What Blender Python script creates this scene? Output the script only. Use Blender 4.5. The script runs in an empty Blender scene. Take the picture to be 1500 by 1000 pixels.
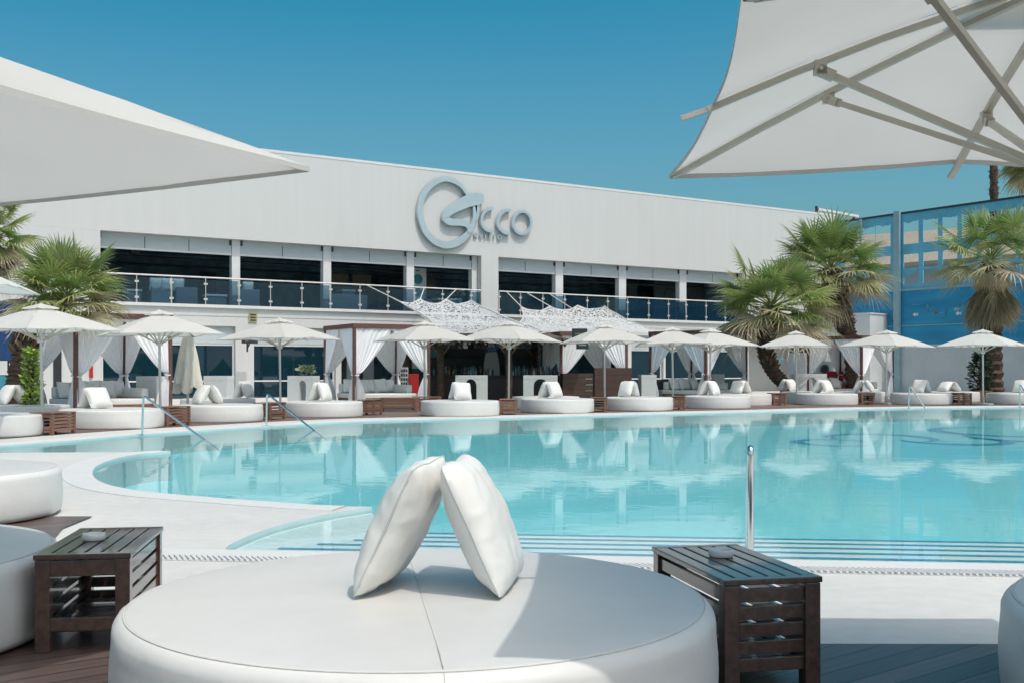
import bpy, bmesh, math, random
from mathutils import Vector, Matrix, noise, Euler
random.seed(7)
R = math.radians
SC = bpy.context.scene
COL = SC.collection
F, CX, HY, CH = 1600.0, 750.0, 542.0, 1.3     # focal length in photo pixels, principal x, horizon row, eye height

def zg(py): return CH * F / (py - HY)
def G(px, py):
    z = zg(py); return Vector(((px - CX) / F * z, z, 0))
def P(px, py, Z): return Vector(((px - CX) / F * Z, Z, CH - (py - HY) / F * Z))
def X(px, Z): return (px - CX) / F * Z
def H(py, Z): return CH - (py - HY) / F * Z

# ------------------------------------------------------------------ mesh builder
class MB:
    def __init__(s): s.v = []; s.f = []; s.c = []; s.cur = None
    def add(s, vs, fs):
        n = len(s.v); s.v += [tuple(p) for p in vs]
        s.c += [s.cur] * len(vs)
        s.f += [tuple(i + n for i in f) for f in fs]
        return s
    def box(s, x0, x1, y0, y1, z0, z1):
        vs = [(x0,y0,z0),(x1,y0,z0),(x1,y1,z0),(x0,y1,z0),(x0,y0,z1),(x1,y0,z1),(x1,y1,z1),(x0,y1,z1)]
        return s.add(vs, [(0,3,2,1),(4,5,6,7),(0,1,5,4),(1,2,6,5),(2,3,7,6),(3,0,4,7)])
    def bar(s, p, q, w, h, up=(0,0,1)):
        p = Vector(p); q = Vector(q); d = (q - p).normalized(); up = Vector(up)
        a = d.cross(up)
        if a.length < 1e-4: a = d.cross(Vector((1,0,0)))
        a.normalize(); b = a.cross(d).normalized()
        a *= w / 2; b *= h / 2
        vs = [p-a-b, p+a-b, p+a+b, p-a+b, q-a-b, q+a-b, q+a+b, q-a+b]
        return s.add(vs, [(0,3,2,1),(4,5,6,7),(0,1,5,4),(1,2,6,5),(2,3,7,6),(3,0,4,7)])
    def tube(s, pts, r, n=10, caps=True):
        pts = [Vector(p) for p in pts]; rs = r if isinstance(r, (list, tuple)) else [r] * len(pts)
        vs = []; fs = []; a = None
        for i, p in enumerate(pts):
            d = (pts[min(i+1, len(pts)-1)] - pts[max(i-1, 0)]).normalized()
            if a is None:
                a = d.orthogonal().normalized()
            else:
                a = (a - d * a.dot(d)).normalized()
            b = d.cross(a)
            for k in range(n):
                t = 2 * math.pi * k / n
                vs.append(p + (a * math.cos(t) + b * math.sin(t)) * rs[i])
        for i in range(len(pts) - 1):
            for k in range(n):
                fs.append((i*n+k, i*n+(k+1)%n, (i+1)*n+(k+1)%n, (i+1)*n+k))
        if caps:
            fs.append(tuple(reversed(range(n)))); fs.append(tuple((len(pts)-1)*n + k for k in range(n)))
        return s.add(vs, fs)
    def lathe(s, prof, n=48, c=(0,0,0), caps=True):
        vs = []; fs = []
        for r, z in prof:
            for k in range(n):
                t = 2 * math.pi * k / n
                vs.append((c[0] + r*math.cos(t), c[1] + r*math.sin(t), c[2] + z))
        for i in range(len(prof) - 1):
            for k in range(n):
                fs.append((i*n+k, i*n+(k+1)%n, (i+1)*n+(k+1)%n, (i+1)*n+k))
        if caps:
            if prof[0][0] > 1e-4: fs.append(tuple(reversed(range(n))))
            if prof[-1][0] > 1e-4: fs.append(tuple((len(prof)-1)*n + k for k in range(n)))
        return s.add(vs, fs)
    def grid(s, fn, nu, nv):
        vs = [fn(i/nu, j/nv) for j in range(nv+1) for i in range(nu+1)]
        fs = [(j*(nu+1)+i, j*(nu+1)+i+1, (j+1)*(nu+1)+i+1, (j+1)*(nu+1)+i) for j in range(nv) for i in range(nu)]
        return s.add(vs, fs)
    def prism(s, o, z0, z1, T=None):
        n = len(o); vs = [(x,y,z0) for x,y in o] + [(x,y,z1) for x,y in o]
        if T: vs = [T(*p) for p in vs]
        return s.add(vs, [tuple(reversed(range(n))), tuple(range(n, 2*n))] + [(i,(i+1)%n,n+(i+1)%n,n+i) for i in range(n)])
    def build(s, name, mat, parent=None, smooth=None, bevel=0, seg=2, weld=False, xf=None):
        me = bpy.data.meshes.new(name); me.from_pydata(s.v, [], s.f)
        if any(c is not None for c in s.c):
            at = me.color_attributes.new('tint', 'FLOAT_COLOR', 'POINT')
            for i, c in enumerate(s.c): at.data[i].color = (*(c or (1,1,1)), 1)
        bm = bmesh.new(); bm.from_mesh(me)
        if weld: bmesh.ops.remove_doubles(bm, verts=bm.verts, dist=1e-4)
        if weld or bevel: bmesh.ops.recalc_face_normals(bm, faces=bm.faces)
        if bevel:
            es = [e for e in bm.edges if len(e.link_faces) == 2 and e.calc_face_angle(0) > 0.5]
            bmesh.ops.bevel(bm, geom=es, offset=bevel, segments=seg, affect='EDGES', profile=0.6, clamp_overlap=True)
        bm.to_mesh(me); bm.free()
        if xf: me.transform(xf)
        if smooth is not None:
            me.shade_smooth(); me.set_sharp_from_angle(angle=R(smooth))
        me.materials.append(mat)
        o = bpy.data.objects.new(name, me); COL.objects.link(o)
        if parent: o.parent = parent
        return o

def tag(o, label=None, cat=None, group=None, kind=None):
    if label: o['label'] = label
    if cat: o['category'] = cat
    if group: o['group'] = group
    if kind: o['kind'] = kind
    return o
def thing(name, label, cat, loc=(0,0,0), rot=0, group=None):
    o = bpy.data.objects.new(name, None); COL.objects.link(o)
    o.empty_display_size = .2
    o.location = loc; o.rotation_euler = (0,0,rot)
    return tag(o, label, cat, group)
KIDS = {}
def dup(root, loc, rot, label, group=None, scale=None):
    r = root.copy(); COL.objects.link(r); r.location = loc
    r.rotation_euler = rot if hasattr(rot, '__len__') else (0,0,rot)
    if scale: r.scale = scale
    tag(r, label, None, group)
    for ch in list(root.children):
        c = ch.copy(); COL.objects.link(c); c.parent = r
        for g in list(ch.children):
            d = g.copy(); COL.objects.link(d); d.parent = c
    return r

# ------------------------------------------------------------------ materials
def newmat(name):
    m = bpy.data.materials.new(name); m.use_nodes = True
    nt = m.node_tree; return m, nt, nt.nodes, nt.links, nt.nodes['Principled BSDF']
def mat(name, col, rough=.6, metal=0, var=None, bump=None, spec=None, stretch=None, var2=None, coat=0, objvar=0):
    m, nt, N, L, b = newmat(name)
    b.inputs['Base Color'].default_value = (*col, 1); b.inputs['Roughness'].default_value = rough
    b.inputs['Metallic'].default_value = metal
    if spec is not None: b.inputs['Specular IOR Level'].default_value = spec
    if coat: b.inputs['Coat Weight'].default_value = coat
    tc = N.new('ShaderNodeTexCoord'); src = tc.outputs['Object']
    if stretch:
        mp = N.new('ShaderNodeMapping'); mp.inputs['Scale'].default_value = stretch
        L.new(src, mp.inputs['Vector']); src = mp.outputs['Vector']
    last = None
    for v in (var, var2):
        if v:
            nz = N.new('ShaderNodeTexNoise'); nz.inputs['Scale'].default_value = v[0]; nz.inputs['Detail'].default_value = 6
            nz.inputs['Roughness'].default_value = .62
            L.new(src, nz.inputs['Vector'])
            mr = N.new('ShaderNodeMapRange'); mr.inputs['From Min'].default_value = .3; mr.inputs['From Max'].default_value = .7
            mr.inputs['To Min'].default_value = 1 - v[1]; mr.inputs['To Max'].default_value = 1 + v[1]
            L.new(nz.outputs['Fac'], mr.inputs['Value'])
            mx = N.new('ShaderNodeMix'); mx.data_type = 'RGBA'; mx.blend_type = 'MULTIPLY'; mx.inputs['Factor'].default_value = 1
            if last is None: mx.inputs['A'].default_value = (*col, 1)
            else: L.new(last, mx.inputs['A'])
            L.new(mr.outputs['Result'], mx.inputs['B']); last = mx.outputs['Result']
    if objvar:
        oi = N.new('ShaderNodeObjectInfo'); mr = N.new('ShaderNodeMapRange')
        mr.inputs['To Min'].default_value = 1 - objvar; mr.inputs['To Max'].default_value = 1 + objvar
        L.new(oi.outputs['Random'], mr.inputs['Value'])
        mx = N.new('ShaderNodeMix'); mx.data_type = 'RGBA'; mx.blend_type = 'MULTIPLY'; mx.inputs['Factor'].default_value = 1
        if last is None: mx.inputs['A'].default_value = (*col, 1)
        else: L.new(last, mx.inputs['A'])
        L.new(mr.outputs['Result'], mx.inputs['B']); last = mx.outputs['Result']
    if last: L.new(last, b.inputs['Base Color'])
    if bump:
        nz = N.new('ShaderNodeTexNoise'); nz.inputs['Scale'].default_value = bump[0]; nz.inputs['Detail'].default_value = 5
        L.new(src, nz.inputs['Vector'])
        bp = N.new('ShaderNodeBump'); bp.inputs['Strength'].default_value = bump[1]; bp.inputs['Distance'].default_value = bump[2] if len(bump) > 2 else .01
        L.new(nz.outputs['Fac'], bp.inputs['Height']); L.new(bp.outputs['Normal'], b.inputs['Normal'])
    return m
def cloth(name, col, trans, weave=0, var=.05, vs=2.0):
    m, nt, N, L, b = newmat(name); N.remove(b); out = N['Material Output']
    d = N.new('ShaderNodeBsdfDiffuse'); t = N.new('ShaderNodeBsdfTranslucent'); mx = N.new('ShaderNodeMixShader')
    tc = N.new('ShaderNodeTexCoord'); nz = N.new('ShaderNodeTexNoise'); nz.inputs['Scale'].default_value = vs; nz.inputs['Detail'].default_value = 6
    L.new(tc.outputs['Object'], nz.inputs['Vector'])
    mr = N.new('ShaderNodeMapRange'); mr.inputs['From Min'].default_value = .3; mr.inputs['From Max'].default_value = .7
    mr.inputs['To Min'].default_value = 1 - var; mr.inputs['To Max'].default_value = 1 + var
    L.new(nz.outputs['Fac'], mr.inputs['Value'])
    cm = N.new('ShaderNodeMix'); cm.data_type = 'RGBA'; cm.blend_type = 'MULTIPLY'; cm.inputs['Factor'].default_value = 1
    cm.inputs['A'].default_value = (*col, 1); L.new(mr.outputs['Result'], cm.inputs['B'])
    L.new(cm.outputs['Result'], d.inputs['Color']); L.new(cm.outputs['Result'], t.inputs['Color'])
    n2 = N.new('ShaderNodeTexNoise'); n2.inputs['Scale'].default_value = 3.5; n2.inputs['Detail'].default_value = 8
    L.new(tc.outputs['Object'], n2.inputs['Vector'])
    bp = N.new('ShaderNodeBump'); bp.inputs['Strength'].default_value = .25; bp.inputs['Distance'].default_value = .02
    L.new(n2.outputs['Fac'], bp.inputs['Height']); L.new(bp.outputs['Normal'], d.inputs['Normal'])
    mx.inputs[0].default_value = trans
    L.new(d.outputs[0], mx.inputs[1]); L.new(t.outputs[0], mx.inputs[2]); L.new(mx.outputs[0], out.inputs['Surface'])
    return m
def glass(name, tint, fac_scale=1.0, rough=0.02, veil=0.0, veil_col=(.3,.35,.38)):
    m, nt, N, L, b = newmat(name); N.remove(b); out = N['Material Output']
    t = N.new('ShaderNodeBsdfTransparent'); t.inputs['Color'].default_value = (*tint, 1)
    g = N.new('ShaderNodeBsdfGlossy'); g.inputs['Roughness'].default_value = rough
    fr = N.new('ShaderNodeFresnel'); fr.inputs['IOR'].default_value = 1.5
    mm = N.new('ShaderNodeMath'); mm.operation = 'MULTIPLY'; mm.inputs[1].default_value = fac_scale; mm.use_clamp = True
    L.new(fr.outputs[0], mm.inputs[0])
    mx = N.new('ShaderNodeMixShader'); L.new(mm.outputs[0], mx.inputs[0]); L.new(t.outputs[0], mx.inputs[1]); L.new(g.outputs[0], mx.inputs[2])
    last = mx
    if veil:  # flat diffuse colour veil mixed over the pane
        d = N.new('ShaderNodeBsdfDiffuse'); d.inputs['Color'].default_value = (*veil_col, 1)
        m2 = N.new('ShaderNodeMixShader'); m2.inputs[0].default_value = veil
        L.new(mx.outputs[0], m2.inputs[1]); L.new(d.outputs[0], m2.inputs[2]); last = m2
    L.new(last.outputs[0], out.inputs['Surface'])
    return m
def planks(name, col, width, angle, rough=.6, gap=.06, spec=.4, coat=0):
    m, nt, N, L, b = newmat(name)
    tc = N.new('ShaderNodeTexCoord'); mp = N.new('ShaderNodeMapping'); mp.inputs['Rotation'].default_value = (0,0,-angle)
    L.new(tc.outputs['Object'], mp.inputs['Vector'])
    sp = N.new('ShaderNodeSeparateXYZ'); L.new(mp.outputs['Vector'], sp.inputs[0])
    dv = N.new('ShaderNodeMath'); dv.operation = 'DIVIDE'; dv.inputs[1].default_value = width; L.new(sp.outputs['Y'], dv.inputs[0])
    fl = N.new('ShaderNodeMath'); fl.operation = 'FLOOR'; L.new(dv.outputs[0], fl.inputs[0])
    fr = N.new('ShaderNodeMath'); fr.operation = 'FRACT'; L.new(dv.outputs[0], fr.inputs[0])
    # board ends: offset x by a random amount per row
    wn = N.new('ShaderNodeTexWhiteNoise'); wn.noise_dimensions = '1D'; L.new(fl.outputs[0], wn.inputs['W'])
    wv = N.new('ShaderNodeMapping'); wv.inputs['Scale'].default_value = (1.2, 26, 1); L.new(mp.outputs['Vector'], wv.inputs['Vector'])
    nz = N.new('ShaderNodeTexNoise'); nz.inputs['Scale'].default_value = 2; nz.inputs['Detail'].default_value = 8; L.new(wv.outputs[0], nz.inputs['Vector'])
    m1 = N.new('ShaderNodeMapRange'); m1.inputs['To Min'].default_value = .72; m1.inputs['To Max'].default_value = 1.25; L.new(wn.outputs['Value'], m1.inputs['Value'])
    m2 = N.new('ShaderNodeMapRange'); m2.inputs['From Min'].default_value = .3; m2.inputs['From Max'].default_value = .7
    m2.inputs['To Min'].default_value = .7; m2.inputs['To Max'].default_value = 1.3; L.new(nz.outputs['Fac'], m2.inputs['Value'])
    mm = N.new('ShaderNodeMath'); mm.operation = 'MULTIPLY'; L.new(m1.outputs[0], mm.inputs[0]); L.new(m2.outputs[0], mm.inputs[1])
    gp = N.new('ShaderNodeMath'); gp.operation = 'GREATER_THAN'; gp.inputs[1].default_value = gap; L.new(fr.outputs[0], gp.inputs[0])
    g2 = N.new('ShaderNodeMapRange'); g2.inputs['To Min'].default_value = .12; L.new(gp.outputs[0], g2.inputs['Value'])
    m3 = N.new('ShaderNodeMath'); m3.operation = 'MULTIPLY'; L.new(mm.outputs[0], m3.inputs[0]); L.new(g2.outputs[0], m3.inputs[1])
    cm = N.new('ShaderNodeMix'); cm.data_type = 'RGBA'; cm.blend_type = 'MULTIPLY'; cm.inputs['Factor'].default_value = 1
    cm.inputs['A'].default_value = (*col, 1); L.new(m3.outputs[0], cm.inputs['B']); L.new(cm.outputs['Result'], b.inputs['Base Color'])
    bp = N.new('ShaderNodeBump'); bp.inputs['Strength'].default_value = .6; bp.inputs['Distance'].default_value = .01
    L.new(gp.outputs[0], bp.inputs['Height']); L.new(bp.outputs['Normal'], b.inputs['Normal'])
    b.inputs['Roughness'].default_value = rough; b.inputs['Specular IOR Level'].default_value = spec
    b.inputs['Coat Weight'].default_value = coat; b.inputs['Coat Roughness'].default_value = .18
    return m
def tinted(name, rough=.5, trans=.25):
    m, nt, N, L, b = newmat(name)
    a = N.new('ShaderNodeAttribute'); a.attribute_name = 'tint'
    L.new(a.outputs['Color'], b.inputs['Base Color']); b.inputs['Roughness'].default_value = rough
    b.inputs['Specular IOR Level'].default_value = .35
    if trans:
        out = N['Material Output']; t = N.new('ShaderNodeBsdfTranslucent'); mx = N.new('ShaderNodeMixShader'); mx.inputs[0].default_value = trans
        L.new(a.outputs['Color'], t.inputs['Color'])
        L.new(b.outputs[0], mx.inputs[1]); L.new(t.outputs[0], mx.inputs[2]); L.new(mx.outputs[0], out.inputs['Surface'])
    return m

M = {}
M['leather'] = mat('white_leather', (.62,.612,.585), .42, bump=(22,.16,.005), var=(1.3,.045), var2=(9,.02), spec=.4)
M['leather_side'] = mat('white_leather_side', (.68,.675,.65), .45, bump=(7,.28,.012), var=(1.3,.05), var2=(14,.02), spec=.4)
M['cushion'] = mat('cushion_leather', (.78,.77,.735), .42, bump=(14,.16,.006), var=(3,.03), spec=.4)
M['cushion_far'] = mat('cushion_fabric', (.72,.715,.68), .6, bump=(10,.4,.02), var=(4,.05), objvar=.04)
M['cushion_grey'] = mat('cushion_grey', (.45,.47,.47), .6, bump=(10,.4,.02), var=(4,.05))
M['seam'] = mat('seam_thread', (.54,.535,.51), .7, var=(30,.1))
M['canopy'] = cloth('parasol_canvas', (.80,.79,.745), .44, var=.03, vs=1.5)
M['canopy_beige'] = cloth('parasol_canvas_beige', (.84,.81,.73), .2, var=.06)
M['hem'] = cloth('parasol_hem', (.60,.595,.56), .12)
M['rib'] = mat('parasol_rib', (.50,.485,.42), .45, .25, var=(8,.06))
M['pole'] = mat('parasol_pole', (.62,.62,.60), .4, .3, var=(5,.06))
M['plastic_w'] = mat('white_plastic', (.68,.68,.67), .4, var=(7,.05))
M['base_stone'] = mat('concrete_base', (.42,.42,.40), .85, var=(7,.15), bump=(40,.2))
M['steel'] = mat('polished_steel', (.72,.74,.75), .12, 1.0, var=(9,.04))
M['wood_dark'] = mat('stained_wood_dark', (.072,.035,.025), .28, var=(3.2,.45), var2=(40,.2), stretch=(9,1,9), bump=(30,.2,.004), spec=.5, coat=.7)
M['wood_mid'] = mat('stained_wood_brown', (.20,.105,.070), .55, var=(3.2,.3), stretch=(1,1,8), bump=(30,.25,.004), objvar=.25)
M['wood_cab'] = mat('cabana_wood', (.135,.062,.052), .6, var=(4,.25), stretch=(1,1,4), bump=(20,.2), objvar=.15)
M['wood_panel'] = mat('panel_wood', (.075,.038,.030), .55, var=(3,.4), stretch=(1,6,8), bump=(20,.3))
M['bar_front'] = mat('bar_front_wood', (.055,.042,.042), .6, var=(6,.3), stretch=(8,8,.6))
M['curtain'] = cloth('voile_curtain', (.96,.965,.985), .16, var=.04)
M['concrete'] = mat('pool_deck_concrete', (.60,.592,.56), .75, var=(.45,.07), var2=(7,.06), bump=(60,.15,.003))
M['coping'] = mat('coping_stone', (.66,.655,.63), .6, var=(1.0,.04), var2=(20,.03), bump=(70,.15,.002))
M['grate'] = mat('overflow_grate', (.66,.66,.64), .5, var=(9,.05))
M['grate_gap'] = mat('overflow_channel', (.53,.535,.53), .8, var=(9,.1))
M['deck_near'] = planks('timber_deck', (.115,.080,.072), .135, R(38), .45, .07, .5, .25)
M['deck_far'] = planks('timber_deck_far', (.17,.115,.095), .14, R(20), .6, .05)
M['turf'] = mat('artificial_turf', (.10,.14,.08), .9, var=(3,.2), var2=(60,.3), bump=(90,.6))
M['pooltile'] = mat('pool_mosaic', (.31,.80,.86), .5, var=(.5,.05), var2=(9,.04))
M['pooltile_pale'] = mat('pool_step_mosaic', (.84,.90,.90), .5, var=(.7,.05), var2=(12,.04))
M['pool_side'] = mat('pool_side_tile', (.50,.63,.63), .5, var=(3,.06))
M['tile_blue'] = mat('blue_mosaic_line', (.03,.38,.62), .5, var=(10,.2))
M['facade'] = None
M['slab_w'] = mat('white_render', (.62,.625,.61), .75, var=(.5,.05), var2=(7,.03), bump=(50,.1,.004))
M['white_paint'] = mat('white_painted_metal', (.70,.70,.69), .5, var=(3,.04))
M['blind'] = mat('roller_blind', (.50,.55,.555), .7, var=(2,.06), stretch=(1,1,6))
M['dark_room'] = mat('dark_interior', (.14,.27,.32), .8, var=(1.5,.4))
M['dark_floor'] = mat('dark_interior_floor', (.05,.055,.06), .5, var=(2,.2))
M['dark_metal'] = mat('dark_metal', (.05,.055,.06), .45, .4, var=(6,.15))
M['grey_panel'] = mat('grey_interior_panel', (.06,.075,.082), .7, var=(2,.2))
M['tan_panel'] = mat('tan_board', (.16,.12,.085), .7, var=(4,.2), stretch=(1,1,5))
M['glass_balc'] = glass('balcony_glass', (.52,.68,.77), .9, .01, .10, (.05,.15,.25))
M['glass_shop'] = glass('shopfront_glass', (.34,.50,.58), 2.5, .02, .20, (.03,.12,.18))  # bluish reflections painted in as a flat diffuse colour
M['sofa'] = mat('grey_blue_upholstery', (.16,.20,.25), .85, var=(5,.12), bump=(60,.2), objvar=.12)
M['piping'] = mat('white_piping', (.60,.595,.57), .5, var=(12,.05))
M['chrome'] = mat('brushed_chrome_sign', (.60,.67,.70), .30, .75, var=(1.5,.06))
M['trunk'] = mat('palm_trunk', (.10,.068,.048), .95, var=(5,.5), var2=(22,.4), stretch=(1,1,2.4), bump=(16,1.0,.06))
M['leafmat'] = tinted('palm_leaf', .45, .38)
M['leafdry'] = tinted('palm_leaf_dry', .8, .15)
M['thatch'] = mat('thatch', (.13,.105,.085), .95, var=(5,.45), var2=(40,.4), bump=(30,1,.06))
M['mural'] = None
M['frame_blue'] = mat('blue_screen_fabric', (.12,.42,.56), .7, var=(.7,.15), var2=(6,.06))
M['frame_post'] = mat('grey_blue_steel_post', (.26,.40,.45), .6, .2, var=(2,.1))
M['wall_white'] = mat('white_block_wall', (.60,.62,.62), .85, var=(.6,.07), var2=(8,.04), bump=(30,.2))
M['wall_shaded'] = mat('shaded_white_block_wall', (.44,.485,.505), .85, var=(.6,.08), var2=(8,.05), bump=(30,.2))  # white block wall with its shade put into the base colour
M['rooftile'] = mat('clay_roof_tiles', (.40,.35,.28), .85, var=(1,.15), stretch=(12,1,1), var2=(9,.3), bump=(14,.8,.05))
M['house_wall'] = mat('pale_house_wall', (.33,.38,.41), .85, var=(1,.1))
M['banner_blue'] = mat('dark_blue_banner', (.012,.06,.17), .7, var=(2,.3), bump=(6,.3,.05))
M['teal_panel'] = mat('teal_panel', (.05,.26,.33), .7, var=(3,.3), stretch=(1,1,.4))
M['red'] = mat('red_painted', (.42,.012,.016), .45, var=(5,.12))
M['black'] = mat('black_plastic', (.02,.024,.026), .5, var=(7,.2))
M['bottle_d'] = mat('dark_bottle_glass', (.02,.035,.03), .08, var=(5,.2), spec=.6)
M['bottle_c'] = mat('clear_bottle_glass', (.35,.42,.43), .1, var=(5,.1), spec=.6)
M['bottle_a'] = mat('amber_bottle_glass', (.16,.09,.035), .1, var=(5,.2), spec=.6)
M['bottle_b'] = mat('blue_bottle_glass', (.06,.20,.26), .1, var=(5,.2), spec=.6)
M['yellow_sign'] = mat('yellow_plate', (.36,.33,.16), .6, var=(6,.15))
M['blue_ink'] = mat('blue_lettering', (.01,.13,.45), .6, var=(9,.1))
M['chair_dark'] = mat('dark_rattan', (.06,.055,.055), .7, var=(30,.4), bump=(60,.6))
M['rope'] = mat('white_rope', (.6,.6,.58), .8, var=(30,.1))
M['flowers'] = tinted('bush_leaf', .5, .25)
# ------------------------------------------------------------------ special materials
def m_water():
    m, nt, N, L, b = newmat('pool_water'); N.remove(b); out = N['Material Output']
    tc = N.new('ShaderNodeTexCoord')
    def rip(scale, sx, sy):
        mp = N.new('ShaderNodeMapping'); mp.inputs['Scale'].default_value = (sx, sy, 1); L.new(tc.outputs['Object'], mp.inputs['Vector'])
        n = N.new('ShaderNodeTexNoise'); n.inputs['Scale'].default_value = scale; n.inputs['Detail'].default_value = 3; n.inputs['Roughness'].default_value = .5
        L.new(mp.outputs[0], n.inputs['Vector']); return n
    n1 = rip(1.9, 1, 1.0); n2 = rip(9, 1, 1.3)
    ad = N.new('ShaderNodeMath'); ad.operation = 'MULTIPLY_ADD'; ad.inputs[1].default_value = .16
    L.new(n2.outputs['Fac'], ad.inputs[0]); L.new(n1.outputs['Fac'], ad.inputs[2])
    bp = N.new('ShaderNodeBump'); bp.inputs['Strength'].default_value = 1; bp.inputs['Distance'].default_value = .0019
    L.new(ad.outputs[0], bp.inputs['Height'])
    fr = N.new('ShaderNodeFresnel'); fr.inputs['IOR'].default_value = 1.33; L.new(bp.outputs['Normal'], fr.inputs['Normal'])
    mm = N.new('ShaderNodeMath'); mm.operation = 'MULTIPLY'; mm.inputs[1].default_value = WATER_F; L.new(fr.outputs[0], mm.inputs[0])
    t = N.new('ShaderNodeBsdfTransparent'); t.inputs['Color'].default_value = (*WATER_T, 1)
    g = N.new('ShaderNodeBsdfGlossy'); g.inputs['Roughness'].default_value = .015; L.new(bp.outputs['Normal'], g.inputs['Normal'])
    mx = N.new('ShaderNodeMixShader'); L.new(mm.outputs[0], mx.inputs[0]); L.new(t.outputs[0], mx.inputs[1]); L.new(g.outputs[0], mx.inputs[2])
    L.new(mx.outputs[0], out.inputs['Surface']); return m
WATER_F, WATER_T = .80, (.84,.965,.98)
M['water'] = m_water()

def m_facade():
    m, nt, N, L, b = newmat('white_metal_cladding')
    tc = N.new('ShaderNodeTexCoord'); sp = N.new('ShaderNodeSeparateXYZ'); L.new(tc.outputs['Object'], sp.inputs[0])
    dv = N.new('ShaderNodeMath'); dv.operation = 'DIVIDE'; dv.inputs[1].default_value = 1.15; L.new(sp.outputs['X'], dv.inputs[0])
    fl = N.new('ShaderNodeMath'); fl.operation = 'FLOOR'; L.new(dv.outputs[0], fl.inputs[0])
    fr = N.new('ShaderNodeMath'); fr.operation = 'FRACT'; L.new(dv.outputs[0], fr.inputs[0])
    wn = N.new('ShaderNodeTexWhiteNoise'); wn.noise_dimensions = '1D'; L.new(fl.outputs[0], wn.inputs['W'])
    m1 = N.new('ShaderNodeMapRange'); m1.inputs['To Min'].default_value = .994; m1.inputs['To Max'].default_value = 1.006; L.new(wn.outputs['Value'], m1.inputs['Value'])
    gp = N.new('ShaderNodeMath'); gp.operation = 'GREATER_THAN'; gp.inputs[1].default_value = .02; L.new(fr.outputs[0], gp.inputs[0])
    g2 = N.new('ShaderNodeMapRange'); g2.inputs['To Min'].default_value = .988; L.new(gp.outputs[0], g2.inputs['Value'])
    mp = N.new('ShaderNodeMapping'); mp.inputs['Scale'].default_value = (2.6, 1, .22); L.new(tc.outputs['Object'], mp.inputs['Vector'])
    nz = N.new('ShaderNodeTexNoise'); nz.inputs['Scale'].default_value = 1; nz.inputs['Detail'].default_value = 7; L.new(mp.outputs[0], nz.inputs['Vector'])
    m2 = N.new('ShaderNodeMapRange'); m2.inputs['From Min'].default_value = .3; m2.inputs['From Max'].default_value = .7; m2.inputs['To Min'].default_value = .98; m2.inputs['To Max'].default_value = 1.015
    L.new(nz.outputs['Fac'], m2.inputs['Value'])
    a = N.new('ShaderNodeMath'); a.operation = 'MULTIPLY'; L.new(m1.outputs[0], a.inputs[0]); L.new(g2.outputs[0], a.inputs[1])
    c = N.new('ShaderNodeMath'); c.operation = 'MULTIPLY'; L.new(a.outputs[0], c.inputs[0]); L.new(m2.outputs[0], c.inputs[1])
    cm = N.new('ShaderNodeMix'); cm.data_type = 'RGBA'; cm.blend_type = 'MULTIPLY'; cm.inputs['Factor'].default_value = 1
    cm.inputs['A'].default_value = (.60,.61,.595,1); L.new(c.outputs[0], cm.inputs['B']); L.new(cm.outputs['Result'], b.inputs['Base Color'])
    b.inputs['Roughness'].default_value = .55; return m
M['facade'] = m_facade()

def m_mural():
    m, nt, N, L, b = newmat('painted_sea_mural')
    tc = N.new('ShaderNodeTexCoord')
    mp = N.new('ShaderNodeMapping'); mp.inputs['Scale'].default_value = (.18, 1, 1.1); L.new(tc.outputs['Object'], mp.inputs['Vector'])
    n = N.new('ShaderNodeTexNoise'); n.inputs['Scale'].default_value = 1.3; n.inputs['Detail'].default_value = 6; L.new(mp.outputs[0], n.inputs['Vector'])
    r = N.new('ShaderNodeValToRGB'); L.new(n.outputs['Fac'], r.inputs[0])
    e = r.color_ramp.elements; e[0].position = .3; e[0].color = (.010,.17,.34,1); e[1].position = .7; e[1].color = (.022,.32,.53,1)
    mp2 = N.new('ShaderNodeMapping'); mp2.inputs['Scale'].default_value = (.55, 1, 5); L.new(tc.outputs['Object'], mp2.inputs['Vector'])
    n2 = N.new('ShaderNodeTexNoise'); n2.inputs['Scale'].default_value = 1.1; n2.inputs['Detail'].default_value = 4; L.new(mp2.outputs[0], n2.inputs['Vector'])
    r2 = N.new('ShaderNodeMapRange'); r2.inputs['From Min'].default_value = .66; r2.inputs['From Max'].default_value = .74; L.new(n2.outputs['Fac'], r2.inputs['Value'])
    mx = N.new('ShaderNodeMix'); mx.data_type = 'RGBA'; L.new(r2.outputs[0], mx.inputs['Factor']); L.new(r.outputs[0], mx.inputs['A']); mx.inputs['B'].default_value = (.10,.38,.50,1)
    L.new(mx.outputs['Result'], b.inputs['Base Color']); b.inputs['Roughness'].default_value = .7; return m
M['mural'] = m_mural()

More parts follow.
